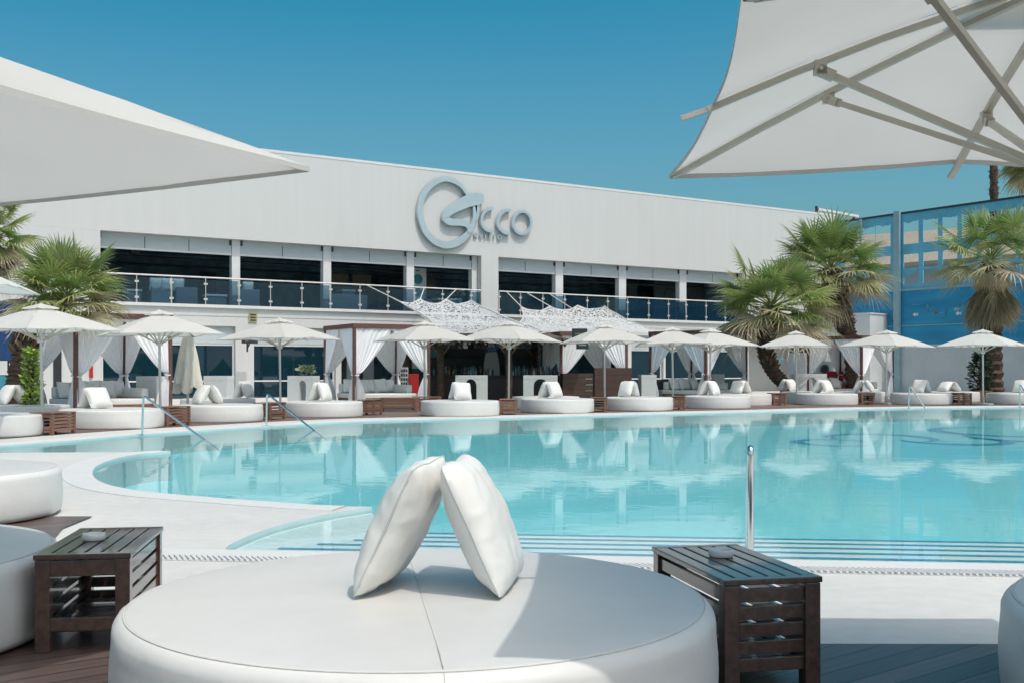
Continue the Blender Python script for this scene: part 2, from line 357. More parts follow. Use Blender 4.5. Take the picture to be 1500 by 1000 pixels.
def m_net():
    m, nt, N, L, b = newmat('lacy_shade_net'); N.remove(b); out = N['Material Output']
    tc = N.new('ShaderNodeTexCoord')
    n0 = N.new('ShaderNodeTexNoise'); n0.inputs['Scale'].default_value = 3.2; n0.inputs['Detail'].default_value = 2; L.new(tc.outputs['Object'], n0.inputs['Vector'])
    va = N.new('ShaderNodeMix'); va.data_type = 'RGBA'; va.inputs['Factor'].default_value = .35; L.new(tc.outputs['Object'], va.inputs['A']); L.new(n0.outputs['Color'], va.inputs['B'])
    v = N.new('ShaderNodeTexVoronoi'); v.inputs['Scale'].default_value = 14; v.inputs['Randomness'].default_value = 1; L.new(va.outputs['Result'], v.inputs['Vector'])
    lt = N.new('ShaderNodeMath'); lt.operation = 'LESS_THAN'; lt.inputs[1].default_value = .41; L.new(v.outputs['Distance'], lt.inputs[0])
    d = N.new('ShaderNodeBsdfDiffuse'); d.inputs['Color'].default_value = (.68,.70,.71,1)
    tr = N.new('ShaderNodeBsdfTranslucent'); tr.inputs['Color'].default_value = (.68,.70,.71,1)
    dm = N.new('ShaderNodeMixShader'); dm.inputs[0].default_value = .3; L.new(d.outputs[0], dm.inputs[1]); L.new(tr.outputs[0], dm.inputs[2])
    t = N.new('ShaderNodeBsdfTransparent'); mx = N.new('ShaderNodeMixShader')
    L.new(lt.outputs[0], mx.inputs[0]); L.new(dm.outputs[0], mx.inputs[1]); L.new(t.outputs[0], mx.inputs[2])
    L.new(mx.outputs[0], out.inputs['Surface']); return m
M['net'] = m_net()

# ------------------------------------------------------------------ pool outline (ground metres, from photo pixels)
def catmull(pts, n=6):
    out = []
    for i in range(len(pts) - 1):
        p0 = pts[max(i-1,0)]; p1 = pts[i]; p2 = pts[i+1]; p3 = pts[min(i+2, len(pts)-1)]
        for k in range(n):
            t = k / n
            out.append(.5 * ((2*p1) + (-p0+p2)*t + (2*p0-5*p1+4*p2-p3)*t*t + (-p0+3*p1-3*p2+p3)*t**3))
    out.append(pts[-1]); return out
def gpts(l): return [G(*p).xy for p in l]
near_spit = catmull(gpts([(330,806),(340,795),(400,771),(480,752),(545,741.5)]), 5)
lobe = catmull(gpts([(545,741.5),(500,740.6),(450,738.5),(380,733.5),(300,727.5),(230,721.5),(180,714.5),(150,706),(136,695),(141,683),(165,672.5),(205,664.5),(250,661.0)]), 7)
inlet = gpts([(250,661.0),(190,661.6),(60,662),(-120,663.5)])
far = catmull(gpts([(-120,661.5),(0,652.5),(100,645),(233,634),(380,624.5),(480,618.5),(560,615.0),(650,613.2),(750,611),(860,608.2),(980,605.3),(1128,602),(1277,597.8),(1400,596.5),(1500,595.5),(1900,594)]), 4)
pool = near_spit + lobe[1:] + inlet[1:] + far + gpts([(2500,845),(1500,836)])
def area(p): return sum(p[i].x*p[(i+1)%len(p)].y - p[(i+1)%len(p)].x*p[i].y for i in range(len(p)))/2
if area(pool) < 0: pool.reverse()
def fill(loops, z):
    bm = bmesh.new(); es = []
    for lp in loops:
        vs = [bm.verts.new((p[0], p[1], z)) for p in lp]
        es += [bm.edges.new((vs[i], vs[(i+1)%len(vs)])) for i in range(len(vs))]
    bmesh.ops.triangle_fill(bm, use_beauty=True, use_dissolve=False, edges=es)
    for f in bm.faces:
        f.normal_update()
        if f.normal.z < 0: f.normal_flip()
    return bm
def bm_obj(name, bm, m, kind='structure'):
    me = bpy.data.meshes.new(name); bm.to_mesh(me); bm.free(); me.materials.append(m)
    o = bpy.data.objects.new(name, me); COL.objects.link(o)
    if kind: o['kind'] = kind
    return o
big = [Vector(p) for p in ((-900,-60),(900,-60),(900,1500),(-900,1500))]
bm_obj('ground', fill([big, pool], 0), M['concrete'])
WZ = -.035
bm_obj('water', fill([pool], WZ), M['water'])
# basin: walls and floor
DEP = -.46
b = MB(); n = len(pool)
b.add([(p.x,p.y,0) for p in pool] + [(p.x,p.y,DEP) for p in pool], [(i, n+i, n+(i+1)%n, (i+1)%n) for i in range(n)])
o = b.build('pool_wall', M['pool_side']); o['kind'] = 'structure'
bm_obj('pool_floor', fill([pool], DEP), M['pooltile'])
# submerged steps along the near edge and the pale beach of the lobe
e0, e1 = Vector(G(325,805).xy), Vector(G(2500,845).xy)
ed = (e1 - e0).normalized(); en = Vector((-ed.y, ed.x))
b = MB(); st = MB()
for k in range(6):
    w0, w1 = (.004 if k == 0 else .30 + .40*(k-1)), .30 + .40*k; zt = WZ - .032 - .026*k
    def q(a, w, z): p = e0 + ed*a + en*w; return (p.x, p.y, z)
    a0, a1 = (-.1 + .20*k), 14
    b.add([q(a0,w0,DEP),q(a1,w0,DEP),q(a1,w1,DEP),q(a0,w1,DEP),q(a0,w0,zt),q(a1,w0,zt),q(a1,w1,zt),q(a0,w1,zt)], [(4,5,6,7),(2,3,7,6),(3,0,4,7)])
    st.add([q(a0+.1,w1-.075,zt+.004),q(a1,w1-.075,zt+.004),q(a1,w1-.002,zt+.004),q(a0+.1,w1-.002,zt+.004)], [(0,1,2,3)])
o = b.build('pool_steps', M['pooltile_pale']); o['kind'] = 'structure'
o = st.build('step_edge_lines', M['tile_blue']); o['kind'] = 'structure'
def offset(pl, d):
    out = []
    for i, p in enumerate(pl):
        a = (pl[min(i+1,len(pl)-1)] - pl[max(i-1,0)]).normalized(); out.append(p + Vector((-a.y, a.x)) * d)
    return out
b = MB()                                      # sloping pale shelf inside the lobe
for path, w in ((near_spit, -1.1),):
    i2 = offset(path, w)
    for i in range(len(path) - 1):
        vs = [(path[i].x,path[i].y,-.06),(path[i+1].x,path[i+1].y,-.06),(i2[i+1].x,i2[i+1].y,DEP+.02),(i2[i].x,i2[i].y,DEP+.02)]
        b.add(vs, [(0,1,2,3)])
o = b.build('pool_beach', M['pooltile_pale']); o['kind'] = 'structure'
# blue mosaic swirls on the floor
b = MB()
def arc(c, rx, ry, a0, a1, w, n=40):
    pts = []
    for i in range(n+1):
        t = R(a0 + (a1-a0)*i/n); k = w * (.25 + .75*math.sin(math.pi*i/n))
        pts.append(((c.x + (rx-k/2)*math.cos(t), c.y + (ry-k/2)*math.sin(t)), (c.x + (rx+k/2)*math.cos(t), c.y + (ry+k/2)*math.sin(t))))
    vs = [(*p[0], DEP+.006) for p in pts] + [(*p[1], DEP+.006) for p in pts]
    b.add(vs, [(i, i+1, n+2+i, n+1+i) for i in range(n)])
def FG(px, py):
    z = (CH - DEP) * F / (py - HY); return Vector(((px-CX)/F*z, z))
for px, py, rx, ry, a0, a1, w in ((1460,632,1.55,2.3,60,330,.5),(1520,640,1.7,2.2,150,390,.45),(1290,641,1.25,1.7,-60,190,.42),(1395,645,1.2,1.5,170,400,.4),(1225,648,.9,1.2,20,300,.3)):
    arc(FG(px,py), rx, ry, a0, a1, w)
o = b.build('pool_floor_swirls', M['tile_blue']); o['kind'] = 'structure'

# coping band round the water
def strip(name, a, c, z, m, t=.012):
    b = MB()
    n = len(a)
    b.add([(p.x,p.y,z) for p in a]+[(p.x,p.y,z) for p in c]+[(p.x,p.y,z-t) for p in c]+[(p.x,p.y,z-t) for p in a],
          [(i,i+1,n+i+1,n+i) for i in range(n-1)] + [(n+i,n+i+1,2*n+i+1,2*n+i) for i in range(n-1)] + [(i+1,i,3*n+i,3*n+i+1) for i in range(n-1)])
    o = b.build(name, m, weld=True); o['kind'] = 'structure'; return o
cl = [p for p in lobe[6:]]
strip('pool_coping', offset(cl, .01), offset(cl, .36), .007, M['coping'])
fp = far
strip('far_coping', offset(fp, .01), offset(fp, .62), .007, M['coping'])
ne = [e0 + ed*(i*.5) for i in range(-1, 21)]
strip('near_coping', offset(ne, -.30), offset(ne, -.01), .007, M['coping'])
strip('overflow_channel', offset(ne, -.47), offset(ne, -.302), .006, M['grate_gap'], .02)
b = MB()
for i in range(0, 245):
    p = e0 + ed*(.04*i - .5) - en*.305; q2 = p - en*.16 + ed*.10
    b.bar((p.x,p.y,.013), (q2.x,q2.y,.013), .021, .012)
o = b.build('overflow_grate', M['grate']); o['kind'] = 'structure'

# timber decks
nd = gpts([(-260,756),(60,757),(136,757),(92,775)]) + [G(30,850).xy, G(70,905).xy, G(230,938).xy, G(700,946).xy, G(1000,944.5).xy, G(1480,945.5).xy, G(2200,943).xy] + [Vector((9,.5)), Vector((9,-6)), Vector((-14,-6)), Vector((-14, zg(757)))]
bm_obj('timber_deck', fill([nd], .010), M['deck_near'])
fd0 = offset(fp, 1.55); fd1 = [p + Vector((-.6,9.5)) for p in fd0]
bm_obj('far_timber_deck', fill([fd0 + fd1[::-1]], .008), M['deck_far'])
bm_obj('turf', fill([gpts([(505,598),(640,598),(960,592),(1000,586),(1000,580),(520,582)])], .012), M['turf'])

# ------------------------------------------------------------------ camera, sun, sky
cam = bpy.data.cameras.new('camera'); co = bpy.data.objects.new('camera', cam); COL.objects.link(co)
co.location = (0,0,CH); co.rotation_euler = (R(90),0,0)
cam.sensor_width = 36; cam.lens = F/1500*36; cam.shift_y = (HY-500)/1500; cam.clip_end = 4000; cam.clip_start = .05
SC.camera = co
SUN = Vector((.34,-.40,1.0)).normalized()
sl = bpy.data.lights.new('sun', 'SUN'); so = bpy.data.objects.new('sun', sl); COL.objects.link(so)
sl.energy = 2.0; sl.angle = R(.55); sl.color = (1,.955,.89)
so.rotation_euler = SUN.to_track_quat('Z','Y').to_euler(); so.location = (20,-20,60)
SKY_GRADE = ((1.37,1.55),(.79,1.5),(1.0,1.5)); DUST = 4.0
w = bpy.data.worlds.new('World'); SC.world = w; w.use_nodes = True
wn = w.node_tree.nodes; wl = w.node_tree.links
sk = wn.new('ShaderNodeTexSky'); sk.sky_type = 'NISHITA'; sk.sun_disc = False
sk.sun_elevation = math.asin(SUN.z); sk.sun_rotation = math.atan2(SUN.x, SUN.y)
sk.air_density = 1.0; sk.dust_density = DUST; sk.ozone_density = 1.2
sx = wn.new('ShaderNodeSeparateColor'); cx_w = wn.new('ShaderNodeCombineColor'); wl.new(sk.outputs[0], sx.inputs[0])
for i, (off, k) in enumerate(SKY_GRADE):                # clear-day colour response of the sky: one gain and offset per channel
    m_ = wn.new('ShaderNodeMath'); m_.operation = 'MULTIPLY_ADD'; m_.inputs[1].default_value = k; m_.inputs[2].default_value = -off*k
    mx_ = wn.new('ShaderNodeMath'); mx_.operation = 'MAXIMUM'; mx_.inputs[1].default_value = 0.0
    wl.new(sx.outputs[i], m_.inputs[0]); wl.new(m_.outputs[0], mx_.inputs[0]); wl.new(mx_.outputs[0], cx_w.inputs[i])
wl.new(cx_w.outputs[0], wn['Background'].inputs['Color'])
wn['Background'].inputs['Strength'].default_value = .12
vs = SC.view_settings; vs.view_transform = 'Standard'; vs.look = 'None'; vs.exposure = .03; vs.gamma = 1
SC.cycles.max_bounces = 8; SC.cycles.transparent_max_bounces = 16; SC.cycles.diffuse_bounces = 3; SC.cycles.glossy_bounces = 4
SC.cycles.sample_clamp_indirect = 6; SC.cycles.caustics_reflective = False; SC.cycles.caustics_refractive = False
# ------------------------------------------------------------------ parasols
def make_parasol(name, label, group=None, S=1.275, eave=2.2, apex=2.76, hi=False, inset=.944, ext=.045):
    t = thing(name, label, 'parasol', (0,0,0), 0, group)
    nr = 14 if hi else 8; nt = 10 if hi else 5
    tips = []
    for k in range(8):
        a = k*math.pi/4
        r = S*math.sqrt(2) if k % 2 else S
        ang = a
        z = eave if k % 2 else eave + (apex-eave)*.02
        tips.append(Vector((r*math.cos(ang), r*math.sin(ang), z)))
    top = Vector((0,0,apex))
    r0 = .13
    def ribp(k, r): return top.lerp(tips[k % 8], r) + Vector((0,0,.026*math.sin(math.pi*r)))
    b = MB()
    for k in range(8):
        def fn(u, v, k=k):
            r = r0 + (1-r0)*v
            c = 1.0 if k % 2 else inset; c2 = inset if k % 2 else 1.0      # fabric stops short of the mid rib tips
            A = ribp(k, r*c); B = ribp(k+1, r*c2)
            p = A.lerp(B, u); s = math.sin(math.pi*u)
            p.z -= .018*s*r*(1-.3*r)
            q = p.xy * (1 - .011*s*v**6); p.x, p.y = q.x, q.y
            p.z += .004*noise.noise(Vector((p.x*6, p.y*6, k)))
            return p
        b.grid(fn, nt, nr)
    cano = b.build('canopy', M['canopy'], t, smooth=28, weld=True)
    b = MB()                                                            # vent cap
    for k in range(8):
        def fn(u, v, k=k):
            r = .235*v
            A = ribp(k, r); B = ribp(k+1, r); p = A.lerp(B, u); p.z += .075 - .02*math.sin(math.pi*u)*v; return p
        b.grid(fn, 4, 3)
    b.build('vent_cap', M['canopy'], t, smooth=28, weld=True)
    b = MB()                                                            # hem
    for k in range(8):
        def hp(u, k=k):
            c = 1.0 if k % 2 else inset; c2 = inset if k % 2 else 1.0
            A = ribp(k, c); B = ribp(k+1, c2); p = A.lerp(B, u); s = math.sin(math.pi*u)
            p.z -= .018*s*.7; q = p.xy*(1-.011*s); return Vector((q.x, q.y, p.z))
        def fn(u, v):
            p = hp(u); p = p + Vector((0,0,.002 - .022*v)); return p
        b.grid(fn, nt, 1)
    b.build('hem', M['hem'], t, smooth=40)
    w = .026 if hi else .03
    for k in range(8):
        b = MB(); last = None
        for i in range(5):
            p = ribp(k, .02 + .944*i/4) - Vector((0,0,.022)); 
            if last is not None: b.bar(last, p, w, w*.8)
            last = p
        b.bar(last, tips[k] + (tips[k]-top).normalized()*(-.02 if k % 2 else ext) - Vector((0,0,.016)), w*.9, w*.7)
        rb = b.build('rib', M['rib'], t)
        b = MB(); j = ribp(k, .53 if k % 2 else .66) - Vector((0,0,.05))
        h = Vector((tips[k].x, tips[k].y, 0)).normalized()*.06 + Vector((0,0,1.98))
        b.bar(j, h, w*.85, w*.85)
        if hi:
            d = (j-h).normalized(); b.bar(j + d*.01, j - d*.05, .034, .034); b.bar(j + Vector((0,0,.034)), j - Vector((0,0,.015)), .034, .040, up=(1,0,0)); b.tube([j + Vector((0,-.024,.004)), j + Vector((0,.024,.004))], .008, 8)
        b.build('strut', M['rib'], rb)
    b = MB(); b.tube([(0,0,.05),(0,0,apex-.02)], .033, 14); b.build('pole', M['pole'], t, smooth=40)
    b = MB(); b.lathe([(.034,1.93),(.075,1.93),(.085,1.96),(.085,2.02),(.06,2.05),(.034,2.05)], 16, caps=False); b.build('slider', M['plastic_w'], t, smooth=40)
    b = MB(); b.lathe([(.034,apex-.13),(.075,apex-.12),(.075,apex-.03),(.05,apex+.06),(0.0,apex+.085)], 16, caps=False); b.build('finial', M['plastic_w'], t, smooth=40)
    b = MB(); b.box(-.3,.3,-.3,.3,0,.06); b.lathe([(.055,.06),(.055,.32),(.036,.33)], 14, caps=False); b.build('base', M['base_stone'], t, bevel=.012)
    return t

# near parasols
par_r = make_parasol('parasol', 'large open white parasol overhead at the top right, seen from below with its ribs', S=1.225, apex=2.66, hi=True)
ang = math.atan2(-.176, 2.38)
par_r.scale = (1.04,1,1); par_r.location = (1.905, 3.719, 0); par_r.rotation_euler = (0,0,ang)
par_l = make_parasol('parasol', 'large open white parasol overhead at the top left, one corner pointing over the pool', S=2.1, eave=2.15, apex=3.02, hi=True, inset=.972, ext=-.03)
par_l.location = (-3.74,3.84,.02); par_l.rotation_euler = (Matrix.Rotation(R(-1.7),3,'X') @ Matrix.Rotation(math.atan2(.529,-.849),3,'Z')).to_euler()

parA = make_parasol('parasol', 'white parasol beside the left palm trunk, first of the far row from the left', 'parasols along the far side of the pool')
ORD = ['first','second','third','fourth','fifth','sixth','seventh','eighth','ninth','tenth','eleventh','twelfth']
far_par = [  # px, Z, apparent width, eave row, label
 (62,25.2,222,'white parasol in front of the left palm trunk, leftmost whole one of the far row'),
 (235,27.9,202,'white parasol left of the closed beige parasol, with curtains behind its pole'),
 (411,32.2,172,'white parasol over the handrail end of the pool, in front of two shopfront windows'),
 (622,36.0,155,'white parasol in front of the curtained cabana left of the bar'),
 (745,36.2,156,'white parasol standing directly in front of the middle of the bar'),
 (886,38.2,131,'white parasol in front of the wooden DJ booth'),
 (986,38.8,112,'white parasol left of a close overlapping twin, right of the wooden booth'),
 (1040,40.4,136,'white parasol right of a close overlapping twin, before the cabana by the palms'),
 (1167,42.6,122,'white parasol in front of the leaning palm trunk'),
 (1298,42.0,136,'white parasol in front of the right cabana and the blue mural'),
 (1440,41.2,146,'white parasol at the foot of the palm with the hanging dead skirt'),
]
for i, (px, Z, wpx, lab) in enumerate(far_par):
    ww = wpx*Z/F / 2.55; ww = min(max(ww, 1.0), 1.41)
    a = math.asin(min(1, ww/math.sqrt(2))) - math.pi/4
    rot = a * (1 if i % 2 else -1) + (math.pi/2 if False else 0)
    if i == 0: parA.location = (X(px,Z), Z, 0); parA.rotation_euler = (R(.6), R(-.5), rot); tag(parA, lab)
    else:
        dup(parA, (X(px,Z), Z, 0), (R(random.uniform(-.9,.9)), R(random.uniform(-.9,.9)), rot), lab, scale=(1,1,1.0 + (.03 if i in (3,4,5) else 0)))
# the half seen one at the left edge, nearer
dup(parA, (X(-75,19.5), 19.5, .55), R(12), 'white parasol corner poking in at the left edge above the blue banner')

# closed beige parasol
t = thing('closed_parasol', 'closed beige parasol hanging in folds beside the left cabana', 'parasol', (X(275,29.6),29.6,0))
b = MB(); b.tube([(0,0,.05),(0,0,2.45)], .035, 12); b.build('pole', M['pole'], t, smooth=40)
b = MB()
def fn(u, v):
    a = 2*math.pi*u; z = 2.42 - 1.62*v - .14*v*math.sin(4*a+1)
    r = .05 + .36*(v**.75)*(1 - .25*v) + (.11*v)*math.sin(8*a + 2*v) + .05*v*math.sin(3*a)
    return Vector((r*math.cos(a)*1.0, r*math.sin(a)*.8, z))
b.grid(fn, 64, 14); b.build('canopy', M['canopy_beige'], t, smooth=80)
b = MB(); b.lathe([(.06,2.38),(.08,2.44),(.05,2.52),(0,2.56)], 12); b.build('finial', M['plastic_w'], t, smooth=50)
b = MB(); b.box(-.28,.28,-.28,.28,0,.07); b.build('base', M['base_stone'], t, bevel=.012)

# ------------------------------------------------------------------ round daybeds
BR, BH = 1.133, .432
def make_bed(name, label, group, near=False):
    t = thing(name, label, 'daybed', (0,0,0), 0, group)
    n = 128 if near else 64
    prof = [(BR-.02,.0),(BR-.004,.02)] if not near else [(BR-.03,.012),(BR-.008,.03)]
    for i in range(9):
        z = .05 + .27*i/8; prof.append((BR + .008*math.sin(math.pi*i/8), z))
    for i in range(1, 7):
        q_ = .07 if near else .042
        a = math.pi/2*i/8; prof.append((BR-q_ + q_*math.cos(a), BH-.012-q_ + q_*math.sin(a)))
    rs, zs = prof[-1]
    b = MB(); b.lathe(prof, n)
    if near:
        kk = lambda x,y,z: 1+.0045*noise.noise(Vector((x*3,y*3,z*2.5)))+.0022*noise.noise(Vector((x*9,y*9,z*3+4)))
        b.v = [(x*kk(x,y,z), y*kk(x,y,z), z) if .04 < z < .37 else (x,y,z) for x,y,z in b.v]
    b.build('side_cover', M['leather_side'], t, smooth=60)
    b = MB()
    nr = 22 if near else 5
    prof2 = [(rs+.001, zs-.004),(rs-.005, zs+.003)] + [((rs-.012)*(1-i/nr), zs + .004 + (BH-zs-.004)*min(1, i/nr*4)**.6) for i in range(nr+1)]
    b.lathe(prof2, n, caps=False)
    if near:
        vv = []
        for x,y,z in b.v:
            r = math.hypot(x,y)
            if r < rs-.02:
                z += .004*noise.noise(Vector((x*1.6,y*1.6,3))) + .0018*noise.noise(Vector((x*7,y*4,9)))
                z -= .004*math.exp(-(x/.012)**2)
            vv.append((x,y,z))
        b.v = vv
    b.build('top_cover', M['leather'], t, smooth=60)
    b = MB(); k = 128 if near else 48
    b.tube([((rs+.0015)*math.cos(2*math.pi*i/k), (rs+.0015)*math.sin(2*math.pi*i/k), zs+.0005) for i in range(k+1)], .0022 if near else .003, 6, caps=False)
    if near:
        b.tube([(.0, (rs-.01)*(-1+2*i/40), BH+.0004 + .004*noise.noise(Vector((0,(rs-.01)*(-1+2*i/40)*1.6,3))) - .003 - (.006 if abs(i-20)>18 else 0)) for i in range(41)], .0016, 5)
        for a in (0, math.pi/2, math.pi, 3*math.pi/2):
            c, s = math.cos(a), math.sin(a)
            b.tube([((r+.0012)*c,(r+.0012)*s,z) for r,z in prof[1:]], .0014, 5)
    b.build('seam', M['seam'], t)
    b = MB(); b.lathe([(BR-.12,0),(BR-.12,.03)], 48); b.build('plinth', M['black'], t)
    return t
bed0 = make_bed('round_daybed', 'large round white leather daybed in the foreground carrying two leaning cushions', 'round daybeds', True)
bed0.location = (-.357,4.25,0.010); bed0.rotation_euler = (0,0,R(8.4))
dup(bed0, (-3.38,5.22,.010), R(20), 'round white daybed in parasol shade behind the left slatted side table', 'round daybeds')
dup(bed0, (-5.20,9.65,.010), R(40), 'round white daybed at the left edge on the pale deck, behind the shaded one', 'round daybeds')
dup(bed0, (2.985,3.9,.010), R(10), 'round white daybed cut off by the right edge beside the right slatted side table', 'round daybeds')
bedF = make_bed('round_daybed', 'x', 'round daybeds')
# far beds: right-edge px, left-edge px or None, base row -> centre
FARB = {}
def far_bed(key, lpx, rpx, base, label):
    Zf = zg(base)
    Zc = Zf + BR*.98
    cx = ((lpx + rpx)/2 - CX)/F*Zc if lpx is not None and rpx is not None else None
    if lpx is None: cx = (rpx - CX)/F*Zc - BR
    if rpx is None: cx = (lpx - CX)/F*Zc + BR
    FARB[key] = Vector((cx, Zc, 0))
    if len(FARB) == 1: bedF.location = (cx,Zc,.008); tag(bedF, label); bedF.rotation_euler = (0,0,random.random())
    else: dup(bedF, (cx,Zc,.008), random.random()*3, label, 'round daybeds')
far_bed('a', None, 57, 643, 'round white daybed at the left edge across the pool, nearest of the far row')
far_bed('a2', None, 98, 621, 'round white daybed behind the far left side table, under the leftmost whole parasol')
far_bed('b', 94, 234, 629.5, 'round white daybed behind the first pool handrail from the left')
far_bed('c', 258, 380, 619.5, 'round white daybed between the two left pool handrails')
far_bed('c2', None, 373, 605.5, 'round white daybed behind the one between the two left handrails')
far_bed('d', 413, 531, 612, 'round white daybed behind the second pool handrail from the left')
far_bed('e', 615, 733, 610, 'round white daybed in front of the left end of the bar with one upright cushion')
far_bed('f', 769, 864, 605.3, 'round white daybed in front of the right end of the bar')
far_bed('f2', 750, None, 600.5, 'round white daybed half hidden behind the one before the right end of the bar')
far_bed('g', 888, 981, 602.3, 'round white daybed in front of the wooden booth')
far_bed('h', 1002, 1098, 599, 'round white daybed in front of the cabana left of the palms')
far_bed('h2', None, 1129, 594.5, 'round white daybed half hidden, left of the brown table before the leaning palm')
far_bed('i', 1165, 1257, 593.6, 'round white daybed under the parasol before the leaning palm')
far_bed('i2', 1143, None, 589.5, 'round white daybed tucked behind the brown table before the leaning palm')
far_bed('j2', None, 1297, 590, 'round white daybed behind the table between the right cabana and the pool')
far_bed('j', 1303, 1396, 593, 'round white daybed behind the right far pool handrail')
far_bed('k2', None, 1432, 589.5, 'round white daybed behind the dark table near the skirted palm')
far_bed('k', 1448, None, 592.5, 'round white daybed at the right edge across the pool')

# ------------------------------------------------------------------ cushions
def cushion_mesh(b, a, t, n, seed, wr=1.0):
    # a pillow lying in the local xz plane (x across, z up), thickness along y; origin at the middle of the lower edge
    def side(sg):
        def fn(u, v):
            x = 2*u-1; y = 2*v-1
            e = max(0,(1-abs(x)**2.7)*(1-abs(y)**2.7))
            th = t/2 * (e**.52)
            pin = 1 - .075*(1-abs(x*y)) * (1 if True else 0) * max(abs(x),abs(y))**4
            px = x*a/2*pin*(1-.07*y**4); pz = y*a/2*pin*(1-.07*x**4)
            w = 0
            if wr:
                w = .010*noise.noise(Vector((x*1.6+seed, y*1.6, sg*3))) + .0045*noise.noise(Vector((x*4.5+seed, y*4.5, sg))) + .0016*noise.noise(Vector((x*11+seed, y*11, sg)))
                d = 1 - max(abs(x),abs(y))
                w -= wr*.010*math.exp(-d*5)*abs(math.sin((x if abs(y)>abs(x) else y)*8+seed+1.3*noise.noise(Vector((x*3,y*3,seed)))))**.6
                w *= min(1, e*6)
            return Vector((px, sg*(th + w), pz + a/2))
        return fn
    b.grid(side(-1), n, n)
    f = side(1); b.grid(lambda u, v: f(1-u, v), n, n)
def make_cushion(name, label, group, n=18, a=.55, t=.19, m='cushion_far', zipr=False, seed=0.0):
    th = thing(name, label, 'cushion', (0,0,0), 0, group)
    b = MB(); cushion_mesh(b, a, t, n, seed); b.build('cover', M[m], th, smooth=65, weld=True)
    b = MB(); pts = []
    for i in range(41):
        u = i/40*4; k = int(u) % 4; s = (u-int(u))*2-1
        x, y = ((s,-1),(1,s),(-s,1),(-1,-s))[k]
        pin = 1 - .075*(1-abs(x*y))*max(abs(x),abs(y))**4
        pts.append((x*a/2*pin*(1-.07*y**4), 0, y*a/2*pin*(1-.07*x**4) + a/2))
    b.tube(pts, .0032 if n > 20 else .005, 6, caps=False); b.build('piping', M['piping'] if n > 20 else M['cushion_far'], th, smooth=60)
    return th
def place_cushion(c, foot, lean_dir, lean, spin=0):
    """foot: ground point of the lower edge; the cushion's top tips towards lean_dir (angle in plan) by lean radians"""
    yaw = lean_dir - math.pi/2
    m = Matrix.Translation(Vector(foot)) @ Matrix.Rotation(yaw,4,'Z') @ Matrix.Rotation(-lean,4,'X') @ Matrix.Rotation(spin,4,'Y')
    c.rotation_euler = m.to_euler(); c.location = m.translation
BT = .010 + BH
cl_ = make_cushion('cushion', 'white leather cushion with a zip seam leaning right on the big foreground daybed', 'leaning cushions on the foreground daybed', 44, .565, .185, 'cushion', True, 1.3)
place_cushion(cl_, (-.555,4.345,BT+.002), R(-9), R(25.5), R(1.5))
b = MB()
zp = []
for i in range(25):
    s = -.40 + .8*i/24; zp.append((.2635 + .002*(1-s*s*4), .002, .2825 + s*.56))
b.tube(zp, .0045, 6); b.build('zip', M['grate_gap'], cl_)
cr_ = make_cushion('cushion', 'plump white leather cushion leaning left against the zipped one on the foreground daybed', 'leaning cushions on the foreground daybed', 44, .565, .185, 'cushion', False, 7.7)
place_cushion(cr_, (.000,4.32,BT+.002), R(171), R(24.5), R(-1))

cF = make_cushion('cushion', 'x', None, 14, .56, .25)
used = [False]
def far_cushion(px, py_bot, Z, lean_dir, lean, label, group, z=None, size=1.0, grey=False):
    c = cF if not used[0] else dup(cF, (0,0,0), 0, label, group)
    used[0] = True; tag(c, label, None, group)
    place_cushion(c, (X(px,Z), Z, H(py_bot,Z) if z is None else z), lean_dir, lean, R(random.uniform(-3,3)))
    c.scale = (size,)*3; return c
ZB = .008 + BH + .01
TG = 'cushions on the far daybeds'
def tent(px0, px1, key, label, dz=0, spin=0.0, hgt=.56):
    Zc = FARB[key].y + dz
    x0, x1 = X(px0,Zc), X(px1,Zc); gap = x1 - x0
    base = max(.16, gap*.5 - .1)
    lean = math.asin(min(.85, base/hgt)); cx = (x0+x1)/2
    for s, nm in ((-1,'left'),(1,'right')):
        c = far_cushion(px0, 0, Zc, 0, 0, '%s cushion of the pair on the %s' % (nm, label), TG, 0)
        place_cushion(c, (cx + s*(base+.04)*math.cos(spin), Zc + s*(base+.04)*math.sin(spin), ZB), (0 if s < 0 else math.pi) + spin + random.uniform(-.12,.12), lean, R(random.uniform(-4,4)))
        k = hgt/.56; c.scale = (k,k,k)
tent(-2, 40, 'a2', 'daybed under the leftmost whole parasol', 0, .8)
tent(113, 166, 'b', 'daybed behind the first handrail', 0, -.75)
tent(282, 326, 'c', 'daybed between the two left handrails', 0, .75)
tent(344, 371, 'c2', 'daybed half hidden between the two left handrails', 0, -.3)
tent(453, 485, 'd', 'daybed behind the second handrail', 0, -.4)
tent(657, 690, 'e', 'daybed at the left end of the bar', 0, -1.15)
tent(790, 822, 'f', 'daybed at the right end of the bar', 0, -.65)
tent(906, 936, 'g', 'daybed before the wooden booth', 0, .85)
tent(1024, 1054, 'h', 'daybed before the cabana left of the palms', 0, -.6)
tent(1070, 1101, 'h2', 'half hidden daybed left of the brown table', 0, .7)
tent(1141, 1167, 'i2', 'daybed tucked behind the brown table', 0, -.8)
tent(1191, 1220, 'i', 'daybed before the leaning palm', 0, -.8)
tent(1250, 1281, 'j2', 'daybed behind the right cabana table', 0, -.5)
tent(1336, 1363, 'j', 'daybed behind the right far handrail', 0, .65)
tent(1372, 1409, 'k2', 'daybed behind the dark table near the skirted palm', -.4, .5)
tent(1483, 1512, 'k', 'daybed at the right edge', 0, .7)

